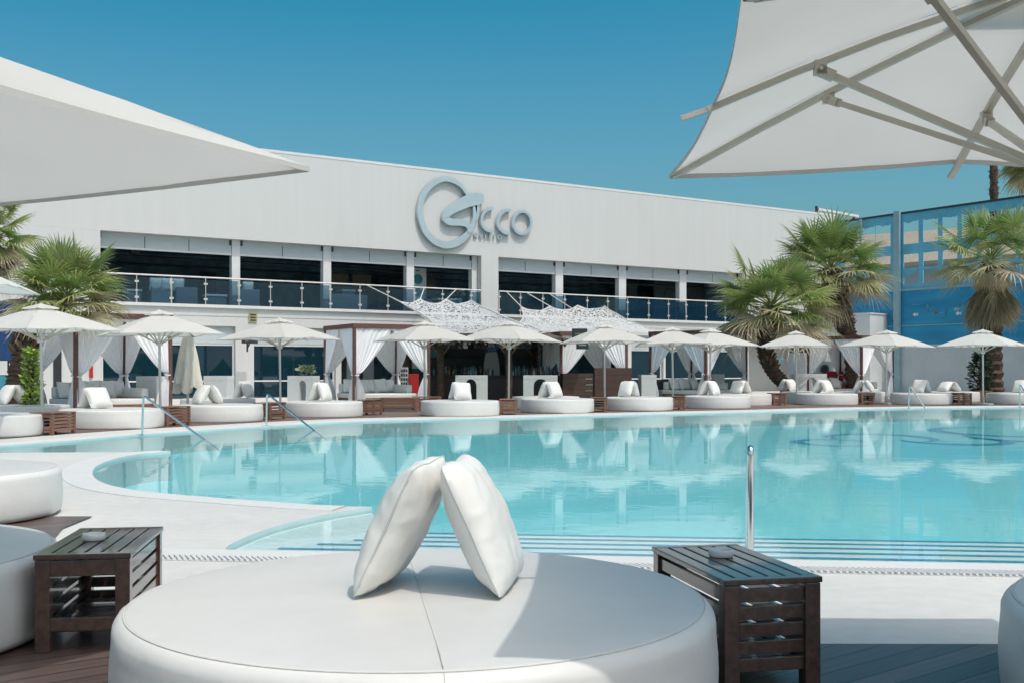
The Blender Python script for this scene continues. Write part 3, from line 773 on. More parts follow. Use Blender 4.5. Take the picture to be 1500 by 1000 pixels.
# ------------------------------------------------------------------ slatted side tables
def make_table(name, label, group, W=.43, L=.87, h=.45, wood='wood_dark', bev=.004):
    t = thing(name, label, 'side table', (0,0,0), 0, group)
    lg = .066
    for sx in (-1,1):
        for sy in (-1,1):
            b = MB(); x = sx*(W/2-lg/2-.006); y = sy*(L/2-lg/2-.006)
            b.box(x-lg/2,x+lg/2,y-lg/2,y+lg/2,0,h-.026); b.build('leg', M[wood], t, bevel=bev)
    b = MB(); z0, z1 = h-.024, h                                   # top: frame and lengthwise slats
    b.box(-W/2,W/2,-L/2,-L/2+.05,z0,z1); b.box(-W/2,W/2,L/2-.05,L/2,z0,z1)
    n = 6; sw = (W - .012*(n-1))/n
    for i in range(n):
        x0 = -W/2 + i*(sw+.012); b.box(x0, x0+sw, -L/2+.0505, L/2-.0505, z0+.001, z1-.001)
    b.build('top', M[wood], t, bevel=bev)
    def slats(axis):
        b = MB()
        for i in range(5):
            z = .07 + i*.0705
            if axis == 0: b.box(-W/2+lg+.004, W/2-lg-.004, -.012, .012, z, z+.054)
            else: b.box(-.012, .012, -L/2+lg+.004, L/2-lg-.004, z, z+.054)
        return b
    for s in (-1,1): slats(1).build('side_slats', M[wood], t, bevel=bev*.7, xf=Matrix.Translation((s*(W/2-.03),0,0)))
    slats(0).build('end_slats', M[wood], t, bevel=bev*.7, xf=Matrix.Translation((0,L/2-.035,0)))
    for z in (.095, h-.104):
        b = MB(); b.box(-W/2+lg+.002, W/2-lg-.002, -L/2+.014, -L/2+.044, z, z+.074 if z > .2 else z+.062); b.build('rail', M[wood], t, bevel=bev)
    b = MB()
    for i in range(8):
        y = -L/2+.09 + i*(L-.19)/7.6; b.box(-W/2+.05, W/2-.05, y, y+.075, .075, .092)
    b.build('shelf', M[wood], t, bevel=bev*.5)
    return t
tn0 = make_table('side_table', 'dark slatted side table at the left, open end facing us, with an ashtray on top', 'slatted side tables')
tn0.location = (-2.03,5.43,.010); tn0.rotation_euler = (0,0,R(8.2))
dup(tn0, (.968,4.84,.010), R(12+180), 'dark slatted side table right of the foreground daybed, slatted end facing us, with an ashtray', 'slatted side tables')
def ashtray(loc, label):
    b = MB(); b.lathe([(.030,0),(.052,0),(.056,.006),(.056,.028),(.053,.032),(.047,.030),(.044,.012),(0,.010)], 40)
    o = b.build('ashtray', M['plastic_w'], None, smooth=50); o.location = loc; tag(o, label, 'ashtray', 'round white ashtrays')
ashtray((-2.075,5.42,.461), 'round white ashtray on the left slatted side table')
ashtray((.945,4.94,.461), 'round white ashtray on the right slatted side table')
tF = make_table('side_table', 'x', 'slatted side tables', .52, .80, .45, 'wood_mid', .003)
ftab = [ # px centre, base row, rotation deg, label
 (78,637,-12,'brown slatted table between the two leftmost far daybeds'),
 (250,624,-25,'brown slatted table right of the daybed behind the first handrail'),
 (395,615,160,'brown slatted table half behind the second pool handrail'),
 (542,608,170,'brown slatted table right of the daybed behind the second handrail'),
 (745,607,178,'brown slatted table in front of the bar, at the foot of the middle parasol'),
 (877,603,-8,'brown slatted table with an open end, left of the daybed before the wooden booth'),
 (989,600,186,'brown slatted table right of the daybed before the wooden booth'),
 (1138,593.4,184,'brown slatted table before the leaning palm'),
 (1267,592.6,0,'dark open slatted table left of the right far handrail'),
 (1408,592.8,178,'dark slatted table under the skirted palm, left of the rightmost parasol pole'),
 (1440,588.5,175,'dark slatted table just behind the rightmost parasol pole'),
]
for i, (px, by, rt, lab) in enumerate(ftab):
    Z = zg(by) + .4
    if i == 0: tF.location = (X(px,Z),Z,.008); tF.rotation_euler = (0,0,R(rt)); tag(tF, lab)
    else: dup(tF, (X(px,Z),Z,.008), R(rt), lab, 'slatted side tables')

# ------------------------------------------------------------------ handrails
def rail(p0, top, end, label, r=.022, bend=.09):
    p0, top, end = Vector(p0), Vector(top), Vector(end)
    d = (end-top).normalized()
    pts = [p0, p0.lerp(top,.5), top - Vector((0,0,bend))]
    a = top - Vector((0,0,bend)); c = top + d*bend*1.3
    for i in range(1,7):
        t = i/7; pts.append(a*(1-t)**2 + (top+Vector((0,0,.012)))*2*t*(1-t) + c*t*t)
    pts += [c, c.lerp(end,.5), end]
    t = thing('pool_handrail', label, 'handrail', p0, 0, 'steel pool handrails')
    b = MB(); b.tube([p - p0 for p in pts], r, 14); b.build('rail', M['steel'], t, smooth=60)
    b = MB(); b.lathe([(r,0.0),(r+.03,0),(r+.03,.008),(r,.016)], 16); b.build('flange', M['steel'], t, smooth=40)
def rail_px(px0, by, tpx, tpy, epx, epy, label):
    Z = zg(by); p0 = Vector((X(px0,Z),Z,0)); top = Vector((X(tpx,Z-.05),Z-.05,H(tpy,Z))); e = G(epx,epy); e.z = -.25
    dd = (e-top); rail(p0, top, e, label)
rail_px(208, 636.5, 210, 578.5, 322, 641, 'steel handrail sloping into the pool, leftmost')
rail_px(390, 623, 391, 575.5, 479, 628.5, 'steel handrail sloping into the pool, second from the left')
rail_px(1331, 597.8, 1332, 563, 1364, 599.5, 'thin steel handrail at the far side of the pool under the right cabana')
rail_px(1493.5, 596.4, 1494, 562, 1525, 598.5, 'thin steel handrail at the far right edge of the pool')
rail((1.60,7.33,0), (1.60,7.33,.80), (1.885,8.75,-.3), 'close steel handrail with a rounded top rising behind the right side table', .024, .07)

# ------------------------------------------------------------------ cabanas
def make_cabana(label, S=3.0, top=3.0, group='curtained cabanas', left_full=True):
    """origin at the front corner; local +x runs along the right side, +y along the left side"""
    t = thing('cabana', label, 'cabana', (0,0,0), 0, group)
    w = .11
    for x, y in ((0,0),(S,0),(0,S),(S,S)):
        b = MB(); b.box(x-w/2,x+w/2,y-w/2,y+w/2,0,top-.17); b.build('post', M['wood_cab'], t, bevel=.008)
    for (x0,x1,y0,y1) in ((-.07,S+.07,-.07,.07),(-.07,S+.07,S-.07,S+.07),(-.068,.068,.072,S-.072),(S-.068,S+.068,.072,S-.072)):
        b = MB(); b.box(x0,x1,y0,y1,top-.168,top); b.build('beam', M['wood_cab'], t, bevel=.008)
    b = MB(); b.grid(lambda u, v: Vector((.08+u*(S-.16), .08+v*(S-.16), top-.10-.10*math.sin(math.pi*u)*math.sin(math.pi*v)+.015*math.sin(u*40))), 20, 12)
    b.build('roof_cloth', M['curtain'], t, smooth=80)
    def curtain(p, d, nrm, seed):
        b = MB(); zt = 1.12 + .05*random.random(); zT = top-.17; Wd = S*.49; rnd = random.Random(seed)
        ph = rnd.random()*6; k1 = rnd.uniform(5,7)
        def fn(u, v):
            if v < .62:
                s = v/.62; z = zT + (zt-zT)*s
                wd = .11 + (Wd-.11)*(1-s)**.80*(1 - .08*math.sin(math.pi*s))
                z -= .32*u*math.sin(math.pi*s)*.6*(1-s)
                am = .016 + .012*s
            else:
                s = (v-.62)/.38; z = zt + (.10-zt)*s
                wd = .10 + .36*math.sin(s*1.5)**.8
                am = .02 + .05*s
                z += .06*math.sin(u*9+ph)*s
            off = am*math.sin(2*math.pi*k1*u + ph + .7*math.sin(3*v+ph)) + .014*math.sin(2*math.pi*2.3*u+ph*2)
            x = .05 + wd*u - (.04 if v > .6 else 0)
            q = Vector(p) + Vector(d)*x + Vector(nrm)*(off+.01)
            return Vector((q.x, q.y, z))
        b.grid(fn, 34, 26)
        o = b.build('curtain', M['curtain'], t, smooth=80)
        q = Vector(p) + Vector(d)*.09
        bb = MB(); bb.tube([(q.x+.085*math.cos(a), q.y+.085*math.sin(a), zt+.02*math.sin(a)) for a in [i*math.pi/6 for i in range(13)]], .02, 6, caps=False)
        bb.build('tie', M['curtain'], o, smooth=60)
    cs = [(0,0),(S,0),(S,S),(0,S)]
    for i in range(4):
        a = Vector((*cs[i],0)); c = Vector((*cs[(i+1)%4],0)); d = (c-a).normalized(); nr = Vector((d.y,-d.x,0))
        curtain(a, d, nr, i*7+1); curtain(c, -d, nr, i*7+2)
    return t
# corner px, Z, rotation of the right side
cab0 = make_cabana('white curtained cabana with red-brown beams beside the left palm')
cabs = [
 (111, 32.0, 46, 'white curtained cabana with red-brown beams beside the left palm', (1,1,1)),
 (519, 40.0, 30, 'white curtained cabana with a sofa inside, immediately left of the bar', (1,1,1)),
 (822, 46.5, 14, 'white curtained cabana around the wooden DJ booth, right of the bar', (.98,.98,.98)),
 (1034, 46.5, 44, 'white curtained cabana with a red-brown beam, left of the leaning palm', (1,1,1)),
 (1262, 50.0, 42, 'white curtained cabana with a dark beam in front of the blue mural', (.93,.93,.96)),
]
CAB = []
for i, (px, Z, rt, lab, scl) in enumerate(cabs):
    c = cab0 if i == 0 else dup(cab0, (0,0,0), 0, lab, 'curtained cabanas')
    c.location = (X(px,Z), Z, .008); c.rotation_euler = (0,0,R(rt)); c.scale = scl; CAB.append((Vector(c.location), R(rt)))
def make_sofa(label, loc, rot, L=2.3, D=2.2):
    t = thing('daybed_sofa', label, 'sofa', loc, rot, 'cabana sofas')
    b = MB(); b.box(0,L,0,D,.05,.24)
    b.build('base', M['wood_mid'], t, bevel=.01)
    b = MB(); b.box(-.03,L+.03,-.03,D+.03,.242,.42); b.build('mattress', M['cushion_far'], t, bevel=.04, seg=3, smooth=40)
    b = MB(); b.box(.02,L-.02,D-.25,D,.422,.78); b.build('backrest', M['cushion_far'], t, bevel=.06, seg=3, smooth=40)
    b = MB(); b.box(L-.22,L,.3,D-.255,.422,.74); b.build('armrest', M['cushion_far'], t, bevel=.06, seg=3, smooth=40)
    return t
s0 = make_sofa('low white sofa on a brown base inside the left cabana', (0,0,0), 0)
for i, lab in enumerate(['low white sofa on a brown base inside the left cabana','low white sofa inside the cabana left of the bar', None,'low white sofa inside the cabana left of the leaning palm','low white sofa inside the right cabana before the mural']):
    if lab is None: continue
    p, a = CAB[i]; q = p + Matrix.Rotation(a,3,'Z') @ Vector((.36,.4,0))
    if i == 0: s0.location = q; s0.rotation_euler = (0,0,a)
    else: dup(s0, q, a, lab, 'cabana sofas')
cg = 'scatter cushions on the cabana sofas'
def sofa_cushions(i, lst, name):
    p, a = CAB[i]
    for x, y, ld, ln, lab in lst:
        q = p + Matrix.Rotation(a,3,'Z') @ Vector((.36+x,.4+y,0)); 
        c = far_cushion(0, 0, 10, 0, 0, lab + ' ' + name, cg, 0)
        place_cushion(c, (q.x,q.y,.44), a + R(ld), R(ln), R(random.uniform(-6,6)))
PH = ['white cushion at the left end of the sofa','white cushion second from left on the sofa','white cushion in the middle of the sofa','white cushion right of the middle of the sofa','white cushion in the right corner of the sofa']
for i, nm in ((0,'in the left cabana'),(1,'in the cabana left of the bar'),(3,'in the leaning palm cabana'),(4,'in the right cabana')):
    n = (5,5,4,3)[i if i < 2 else i-1]
    sofa_cushions(i, [(.3+.42*k, 1.66-.10*(k%2), 90+random.uniform(-15,15), 20+random.uniform(-4,6), PH[k]) for k in range(n)], nm)
# flat bench platform of the left cabana row and coffee tables by the bar cabana
def low_table(px, by, rot, label, w=1.25, d=.6):
    Z = zg(by)+d/2; t = thing('low_table', label, 'low table', (X(px,Z),Z,.014), R(rot), 'low wooden tables')
    b = MB()
    for i in range(6): b.box(-w/2,w/2,-d/2+i*d/6,-d/2+(i+1)*d/6-.01,.40,.43)
    b.build('top', M['wood_mid'], t, bevel=.004)
    for s in (-1,1):
        for u in (-1,1):
            b = MB(); b.box(s*(w/2-.05)-.04,s*(w/2-.05)+.04,u*(d/2-.05)-.04,u*(d/2-.05)+.04,0,.398); b.build('leg', M['wood_mid'], t)
    b = MB()
    for i in range(3): b.box(-w/2+.1,w/2-.1,-d/2+.01,-d/2+.035,.1+i*.1,.18+i*.1)
    b.build('front_slats', M['wood_mid'], t, bevel=.004)
low_table(586, 602.5, 3, 'low brown slatted table in front of the sofa in the cabana left of the bar')
low_table(625, 600.5, 12, 'low brown slatted table end showing left of the upright cushion daybed', .9)

# ------------------------------------------------------------------ white consoles (standing tables)
def console(px0, px1, pt, Z, rot, label, legs=(.25,.42), solid=False, d=.55):
    w = (px1-px0)/F*Z; h = H(pt,Z); cx = X((px0+px1)/2,Z)
    t = thing('standing_table', label, 'standing table', (cx,Z+d/2,.01), R(rot), 'white standing tables')
    b = MB(); b.box(-w/2,w/2,-d/2,d/2,h-.16,h); b.build('top', M['wall_white'], t, bevel=.01)
    if solid:
        b = MB(); b.box(-w/2+.004,w/2-.004,-d/2+.004,d/2-.004,0,h-.162); b.build('body', M['wall_white'], t, bevel=.006)
    else:
        for s in (-1,1):
            b = MB(); lg = legs[0 if s < 0 else 1]*w; xo = s*w/2; xi = s*(w/2-lg); kr = min(.24, (w-sum(legs)*w)*.48)
            prof = [(xo,0),(xo,h-.162)] + [(xi - s*kr*(1-math.sin(q)), h-.162-kr*1.2*(1-math.cos(q))) for q in (0,.3,.6,.9,1.2,1.5708)] + [(xi,0)]
            if s > 0: prof = prof[::-1]
            b.prism(prof, -d/2+.003, d/2-.003, T=lambda x,y,z: (x,z,y)); b.build('leg', M['wall_white'], t)
    return t
console(200, 234, 551, 35, -14, 'white block standing table behind the first parasol pole', solid=True)
console(299, 336, 550.5, 36, -12, 'white block standing table right of the closed beige parasol', solid=True)
console(422, 463, 550.5, 37.5, -14, 'white standing table with a small plant on top, left of the bar cabana', (.45,.28))
console(667, 714, 549.5, 45.0, 0, 'white arched standing table in front of the bar counter, left one', (.3,.34))
console(767, 817, 549.5, 45.0, -3, 'white arched standing table in front of the bar counter, right one', (.3,.28))
console(938, 961, 549, 47, 8, 'white block standing table right of the wooden booth', solid=True)
console(1046, 1061, 548, 49.5, 5, 'narrow white standing table inside the cabana left of the palms', solid=True)
console(1163, 1211, 547.5, 49.0, 4, 'white standing table before the washing machine alcove', (.36,.30))

# lounge chairs of dark rattan beside the bar
def tub_chair(px, by, rot, label, m='chair_dark'):
    Z = zg(by); t = thing('tub_chair', label, 'armchair', (X(px,Z),Z,.01), R(rot), 'round tub armchairs')
    b = MB()
    def fn(u, v):
        a = R(-20 + 220*u); r = .36 + .08*v; hh = .42 + .36*math.sin(math.pi*u)
        return Vector((r*math.cos(a), r*math.sin(a), .12 + (hh)*v))
    b.grid(fn, 24, 6); b.grid(lambda u, v: fn(1-u, v)*.93 + Vector((0,0,.012)), 24, 6); b.build('shell', M[m], t, smooth=70)
    b = MB(); b.lathe([(.33,.10),(.34,.14),(.34,.36),(.30,.40),(0,.41)], 24); b.build('seat', M['cushion_grey'], t, smooth=50)
    return t
tub_chair(697, 583, 20, 'dark round tub armchair behind the upright cushion at the bar')
tub_chair(975, 583.5, -10, 'dark round tub armchair right of the wooden booth beside the white block table')

# ------------------------------------------------------------------ bar with thatched roof
def rotpt(c, a, x, y, z=0): return Vector((c.x + x*math.cos(a) - y*math.sin(a), c.y + x*math.sin(a) + y*math.cos(a), z))
BZ = 47.0; bx0, bx1 = X(585,BZ), X(822,BZ)
t = thing('bar_counter', 'dark wood panelled bar counter under the thatched roof', 'bar', (bx0,BZ,.01))
bw = bx1-bx0
b = MB(); b.box(0,bw,0,.12,0,1.02); b.build('front', M['bar_front'], t)
b = MB(); b.box(-.05,bw+.05,-.12,.6,1.022,1.075); b.build('worktop', M['wood_panel'], t, bevel=.008)
b = MB(); b.box(0,.12,.122,3.2,0,1.02); b.box(bw-.12,bw,.122,3.2,0,1.02); b.build('side', M['bar_front'], t)
t = thing('back_bar', 'dark shelving unit with glasses behind the bar counter', 'shelving', (bx0+.6,BZ+3.3,.01))
b = MB(); b.box(0,bw-1.4,0,.5,0,1.1); b.build('cabinet', M['black'], t, bevel=.01)
b = MB(); b.box(.2,bw-1.8,.3,.5,1.102,2.3); b.build('back_panel', M['grey_panel'], t)
for z in (1.45,1.85):
    b = MB(); b.box(.2,bw-1.8,.05,.298,z,z+.03); b.build('shelf', M['wood_panel'], t)
b = MB(); b.box(.35,1.1,.03,.29,1.885,2.25); b.build('poster', M['glass_balc'] if False else M['teal_panel'], t)
# thatched roof on posts
t = thing('thatched_bar_roof', 'brown thatched roof on dark timber posts above the bar', 'thatched roof', (X(706,BZ+1.5),BZ+1.5,.01))
rw, rd = 3.45, 3.2
b = MB(); rnd = random.Random(4)
def thatch_panel(A, B, C, D, n=26, k=9):
    A,B,C,D = map(Vector,(A,B,C,D))
    b.grid(lambda u,v: A.lerp(B,u).lerp(D.lerp(C,u),v) + Vector((0,0,.05*noise.noise(Vector((u*9,v*6,A.x))))), n, k)
    for i in range(170):
        u = rnd.random(); p = A.lerp(B,u) + Vector((0,0,.02)); q = p + (A.lerp(B,u)-D.lerp(C,u)).normalized()*rnd.uniform(.15,.5) + Vector((rnd.uniform(-.12,.12),rnd.uniform(-.1,.1),-rnd.uniform(.0,.25)))
        b.bar(p, q, .05, .03)
za, zb = 2.62, 3.25
thatch_panel((-rw,-rd,za),(rw,-rd,za),(rw*.6,0,zb),(-rw*.6,0,zb)); thatch_panel((rw,rd,za),(-rw,rd,za),(-rw*.6,0,zb),(rw*.6,0,zb))
thatch_panel((rw,-rd,za),(rw,rd,za),(rw*.6,0,zb),(rw*.6,0,zb),14); thatch_panel((-rw,rd,za),(-rw,-rd,za),(-rw*.6,0,zb),(-rw*.6,0,zb),14)
b.build('thatch', M['thatch'], t, smooth=40)
ox = X(706,BZ+1.5)
for px, Z in ((645,45.9),(745,45.9),(598,47.5),(784,50.5),(690,51)):
    b = MB(); x, y = X(px,Z)-ox, Z-BZ-1.5
    b.tube([(x+.02*math.sin(i), y, i*.55) for i in range(6)], [.17,.155,.15,.155,.15,.14], 12); b.build('post', M['trunk'], t, smooth=50)
    for s in (-1,1):
        b = MB(); b.bar((x+s*.1,y,1.95),(x+s*.62,y,2.6),.07,.07); b.build('brace', M['wood_mid'], t)
# bottles along the counter
def bottle(m, prof):
    b = MB(); b.lathe(prof, 10); return b.build('bottle', M[m], None, smooth=40)
pr = [(.0,0),(.04,0),(.042,.01),(.042,.2),(.03,.24),(.015,.27),(.014,.33),(0,.333)]
pr2 = [(.0,0),(.05,0),(.052,.01),(.05,.15),(.028,.2),(.016,.215),(.016,.29),(0,.293)]
pr3 = [(.0,0),(.035,0),(.045,.08),(.04,.13),(0,.131)]
protos = [bottle('bottle_d',pr),bottle('bottle_c',pr2),bottle('bottle_a',pr2),bottle('bottle_b',pr),bottle('bottle_c',pr3),bottle('bottle_d',pr2)]
labs = ['dark bottle in the crowded row on the bar counter','squat clear bottle in the crowded row on the bar counter','amber bottle in the crowded row on the bar counter','blue bottle in the crowded row on the bar counter','clear glass in the crowded row on the bar counter','squat dark bottle in the crowded row on the bar counter']
grp = ['dark bottles on the bar','squat clear bottles on the bar','amber bottles on the bar','blue bottles on the bar','clear glasses on the bar','squat dark bottles on the bar']
cats = ['bottle','bottle','bottle','bottle','glass','bottle']
rnd = random.Random(5); cnt = [0]*6
for i in range(96):
    k = rnd.choice([0,0,0,1,1,2,3,3,4,5]); px = rnd.choice([rnd.uniform(632,722), rnd.uniform(750,815)])
    loc = (X(px,BZ+.4), BZ + rnd.uniform(.1,.55), 1.086)
    o = protos[k] if cnt[k] == 0 else protos[k].copy()
    if cnt[k]: COL.objects.link(o)
    cnt[k] += 1; o.location = loc; s = rnd.uniform(.95,1.35); o.scale = (s,s,s)
    o.name = 'drinking_glass' if k == 4 else 'bottle'
    tag(o, labs[k], cats[k], grp[k])
# surfboard with blue writing
Zs = 49.0
t = thing('surfboard', 'white surfboard with blue brush lettering standing in the bar', 'surfboard', (X(720,Zs),Zs,.01), R(-4))
b = MB(); prof = []
for i in range(33):
    s = i/32; prof.append((.40*math.sin(math.pi*min(1,s*1.0))**.55*(1-.18*s), s*2.55))
o_ = [(x,z) for x,z in prof] + [(-x,z) for x,z in prof[::-1][1:-1]]
b.prism(o_, -.03, .03, T=lambda x,y,z: (x,z,y)); b.build('board', M['wall_white'], t, bevel=.012)
b = MB(); rnd = random.Random(2); pts = []
for i in range(46):
    s = i/45; pts.append((-.30+.6*s, -.04, 2.22 + .10*math.sin(s*26) + .03*math.sin(s*61)))
b.tube(pts, .022, 6); b.bar((-.32,-.04,2.10),(.26,-.04,2.16),.01,.04,up=(0,0,1)); b.build('lettering', M['blue_ink'], t, smooth=50)
# menu stand, red column
t = thing('menu_stand', 'white menu board stand with rows of pictures left of the bar', 'menu stand', (X(592,45.5),45.5,.01), R(6))
b = MB(); b.box(-.17,.17,-.02,.02,.30,1.42); b.build('board', M['wall_white'], t, bevel=.006)
b = MB()
for i in range(5):
    for j in range(3): b.box(-.14+j*.1,-.06+j*.1,-.026,-.0205,.5+i*.18,.62+i*.18)
b.build('picture', M['grey_panel'], t)
b = MB(); b.tube([(0,0.04,0),(0,.04,.6)], .025, 8); b.box(-.2,.2,-.15,.2,0,.03); b.build('foot', M['dark_metal'], t)
t = thing('red_bin', 'tall narrow red cabinet standing left of the bar counter', 'cabinet', (X(606,45),45,.01), R(10))
b = MB(); b.box(-.19,.19,-.2,.2,.0,1.06); b.build('body', M['red'], t, bevel=.02)
b = MB(); b.box(-.2,.2,-.21,.21,1.062,1.14); b.build('lid', M['red'], t, bevel=.03)
# DJ booth panels
p, a = CAB[2]
t = thing('dj_booth', 'dark wooden plank DJ booth stepping up to the right inside a curtained cabana', 'booth', p, a)
b = MB(); b.box(-.05,1.32,-.42,-.30,0,1.16); b.build('front_panel', M['wood_panel'], t, bevel=.006)
b = MB(); b.box(1.33,3.0,-.50,-.36,0,1.40); b.build('front_panel', M['wood_panel'], t, bevel=.006)
b = MB(); b.box(-.05,.05,-.298,1.6,0,1.16); b.box(2.9,3.0,-.358,1.6,0,1.4); b.build('side_panel', M['wood_panel'], t, bevel=.006)
for k in range(4):
    b = MB(); b.box(-.04,2.98,-.51,-.505,.16+.28*k,.175+.28*k); 
b = MB()
for k in range(4): b.box(-.04,1.31,-.424,-.4205,.2+.26*k,.215+.26*k); b.box(1.34,2.98,-.504,-.5005,.2+.30*k,.215+.30*k)
b.build('groove', M['black'], t)
b = MB()
for k in range(3): b.box(.95,1.26,-.436,-.4245,.42+.25*k,.45+.25*k)
b.build('handle', M['steel'], t)
b = MB(); b.box(.1,2.8,-.2,.5,1.0,1.05); b.build('deck_shelf', M['black'], t)
# speakers
def speaker(px, py, Z, w, h, rot, label, pole=None):
    t = thing('loudspeaker', label, 'loudspeaker', (X(px,Z),Z,H(py,Z)), R(rot), 'black loudspeakers')
    b = MB(); b.box(-w/2,w/2,-.16,.2,0,h); b.build('cabinet', M['black'], t, bevel=.015)
    b = MB(); b.box(-w/2+.03,w/2-.03,-.172,-.162,.03,h-.03); b.build('grille', M['dark_metal'], t)
    b = MB(); b.box(-w*.3,w*.3,-.18,-.174,h*.42,h*.5); b.build('badge', M['steel'], t)
    if pole:
        b = MB(); b.bar((0,.05,-.01),(0,.35,-.2),.05,.05); b.box(-.03,.03,.3,.36,-.35,-.0); b.build('bracket', M['dark_metal'], t)
speaker(366, 503, 47.4, .62, .36, 33, 'black loudspeaker mounted on the white column between two shopfront windows', True)
speaker(849, 495.5, 45.5, .62, .40, 0, 'black loudspeaker lying across the corner of the wooden booth cabana')
speaker(853, 511, 45.6, .5, .34, 0, 'black loudspeaker hanging under the booth cabana beam')
# ------------------------------------------------------------------ club building (local x along the facade, y into it)
VPX, PX0, Z0 = 3200.0, 340.0, 48.0
FA = math.atan2(F, VPX-CX)                 # facade direction, angle from +X
FD = Vector((math.cos(FA), math.sin(FA), 0)); FO = Vector((X(PX0,Z0), Z0, 0))
def fZ(px): return Z0*(VPX-PX0)/(VPX-px)
def fu(px):
    z = fZ(px); return (Vector((X(px,z), z, 0)) - FO).dot(FD)
def fz(px, py): return H(py, fZ(px))
bld = thing('club_building', 'long white two storey clubhouse with a glazed balcony floor and chrome sign', 'building', FO, FA)
uL, uR = fu(-150), fu(1222)
ZW, ZR, ZS, ZG = 7.05, 11.05, 4.10, 3.22   # window head, roof, balcony floor, ground lintel
def part(name, m, parent=bld, **k):
    b = MB(); return b, lambda: b.build(name, M[m], parent, **k)
b, done = part('upper_wall', 'facade'); b.box(uL,uR,0,.5,ZW,ZR); done()
b, done = part('roof_cap', 'white_paint'); b.box(uL-.1,uR+.08,-.015,.6,ZR+.002,ZR+.12); done()
for q0, q1, y_, z0_, z1_ in ((uL,fu(147),0,ZS+.002,ZW-.002),(fu(1088),uR,0,ZS+.002,ZW-.002),(uL,fu(148),.002,0,ZS-.452),(fu(1100),uR-.51,2.4,0,ZS-.452)):
    b, done = part('end_wall', 'facade'); b.box(q0,q1,y_,y_+.498,z0_,z1_); done()
for q0 in (uR-.5, uL+.003):
    b, done = part('side_wall', 'facade'); b.box(q0,q0+.497,.502,16,0,ZR-.01); done()
b, done = part('roof', 'white_paint'); b.box(uL+.51,uR-.51,.61,16,ZR-.5,ZR-.3); done()
b, done = part('floor_slab', 'slab_w'); b.box(uL-.01,uR+.01,-.02,6,ZS-.45,ZS); done()
b, done = part('slab_ledge', 'white_paint'); b.box(fu(147),fu(1088),-.14,-.022,ZS-.10,ZS+.03); done()
b, done = part('ground_lintel', 'slab_w'); b.box(fu(148)+.002,fu(1100)-.002,0,.45,ZG,ZS-.452); done()
# upper columns
cols = [(344,356),(478.5,490),(601,612),(820,831),(913,923.5),(1002,1012)]
for a_, c_ in cols:
    b, done = part('upper_column', 'white_paint'); b.box(fu(a_),fu(c_),.38,.72,ZS+.002,ZW-.002); done()
b, done = part('main_pillar', 'facade'); b.box(fu(705),fu(730),-.01,.6,ZS+.002,ZW-.001); done()
b, done = part('upper_column', 'white_paint'); b.box(fu(697),fu(704.5),.38,.72,ZS+.002,ZW-.002); done()
edges = [147,344,356,478.5,490,601,612,697,730,820,831,913,923.5,1002,1012,1088]
for i in range(0, len(edges), 2):
    a_, c_ = fu(edges[i])+.02, fu(edges[i+1])-.02
    bl = MB(); bl.box(a_,c_,.42,.46,ZW-.60,ZW-.004)
    o = bl.build('roller_blind', M['blind'], bld)
    k = MB(); k.box(a_,c_,.40,.48,ZW-.68,ZW-.602); k.build('bottom_bar', M['white_paint'], o)
    k = MB(); nn = max(2, int((c_-a_)/1.5))
    for j in range(1, nn): x = a_ + (c_-a_)*j/nn; k.box(x-.012,x+.012,.405,.418,ZW-.59,ZW-.1)
    k.build('strap', M['dark_metal'], o)
    k = MB(); k.box(a_+.01,a_+.09,.36,.415,ZW-.24,ZW-.006); k.box(c_-.09,c_-.01,.36,.415,ZW-.24,ZW-.006); k.build('roller_bracket', M['dark_metal'], o)
# interior of the upper floor
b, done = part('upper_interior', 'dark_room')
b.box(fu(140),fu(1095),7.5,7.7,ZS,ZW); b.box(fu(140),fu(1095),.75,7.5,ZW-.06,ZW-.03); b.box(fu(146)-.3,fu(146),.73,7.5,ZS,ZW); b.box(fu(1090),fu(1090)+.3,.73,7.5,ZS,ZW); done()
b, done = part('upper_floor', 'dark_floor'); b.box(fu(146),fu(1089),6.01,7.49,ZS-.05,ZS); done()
for px0, px1, y, z0, z1 in ((370,392,7.2,ZS,6.2),(640,700,6.5,ZS,6.6),(1012,1086,3.2,ZS,ZW-.1),(985,1000,4,ZS,6.4)):
    b, done = part('inner_partition', 'grey_panel'); b.box(fu(px0),fu(px1),y,y+.1,z0,z1); done()
for y, z in ((3,6.35),(5,6.2),(6.8,5.9)):
    b, done = part('ceiling_pipe', 'dark_metal'); b.tube([(fu(150),y,z),(fu(1085),y,z)], .06, 8); done()
for q0, q1 in ((527,562),(568,597),(664,694)):
    b, done = part('wooden_screen', 'tan_panel'); b.box(fu(q0),fu(q1),4.0,4.08,5.35,6.15); done()
for q0, q1 in ((368,384),(212,224)):
    b, done = part('ceiling_lamp_box', 'grey_panel'); b.box(fu(q0),fu(q1),2.2,2.7,6.42,6.62); done()
b, done = part('inner_door', 'white_paint'); b.box(fu(627),fu(653),2.0,2.08,ZS+.01,ZS+2.35)
dr = done()
b = MB(); cx_, cz_ = fu(640.5), fz(640,405); b.lathe([(0,0),(.26,0),(.26,.012),(0,.013)], 24); b.build('blue_emblem', M['teal_panel'], dr, xf=Matrix.Translation((cx_,1.996,cz_)) @ Matrix.Rotation(R(90),4,'X'))
b = MB()
for k, wd in enumerate((.32,.24)): b.box(cx_-wd/2,cx_+wd/2,1.985,1.998,cz_-.42-.1*k,cz_-.37-.1*k)
b.box(cx_-.12,cx_+.1,1.985,1.998,cz_+.40,cz_+.46); b.build('lettering', M['teal_panel'], dr)
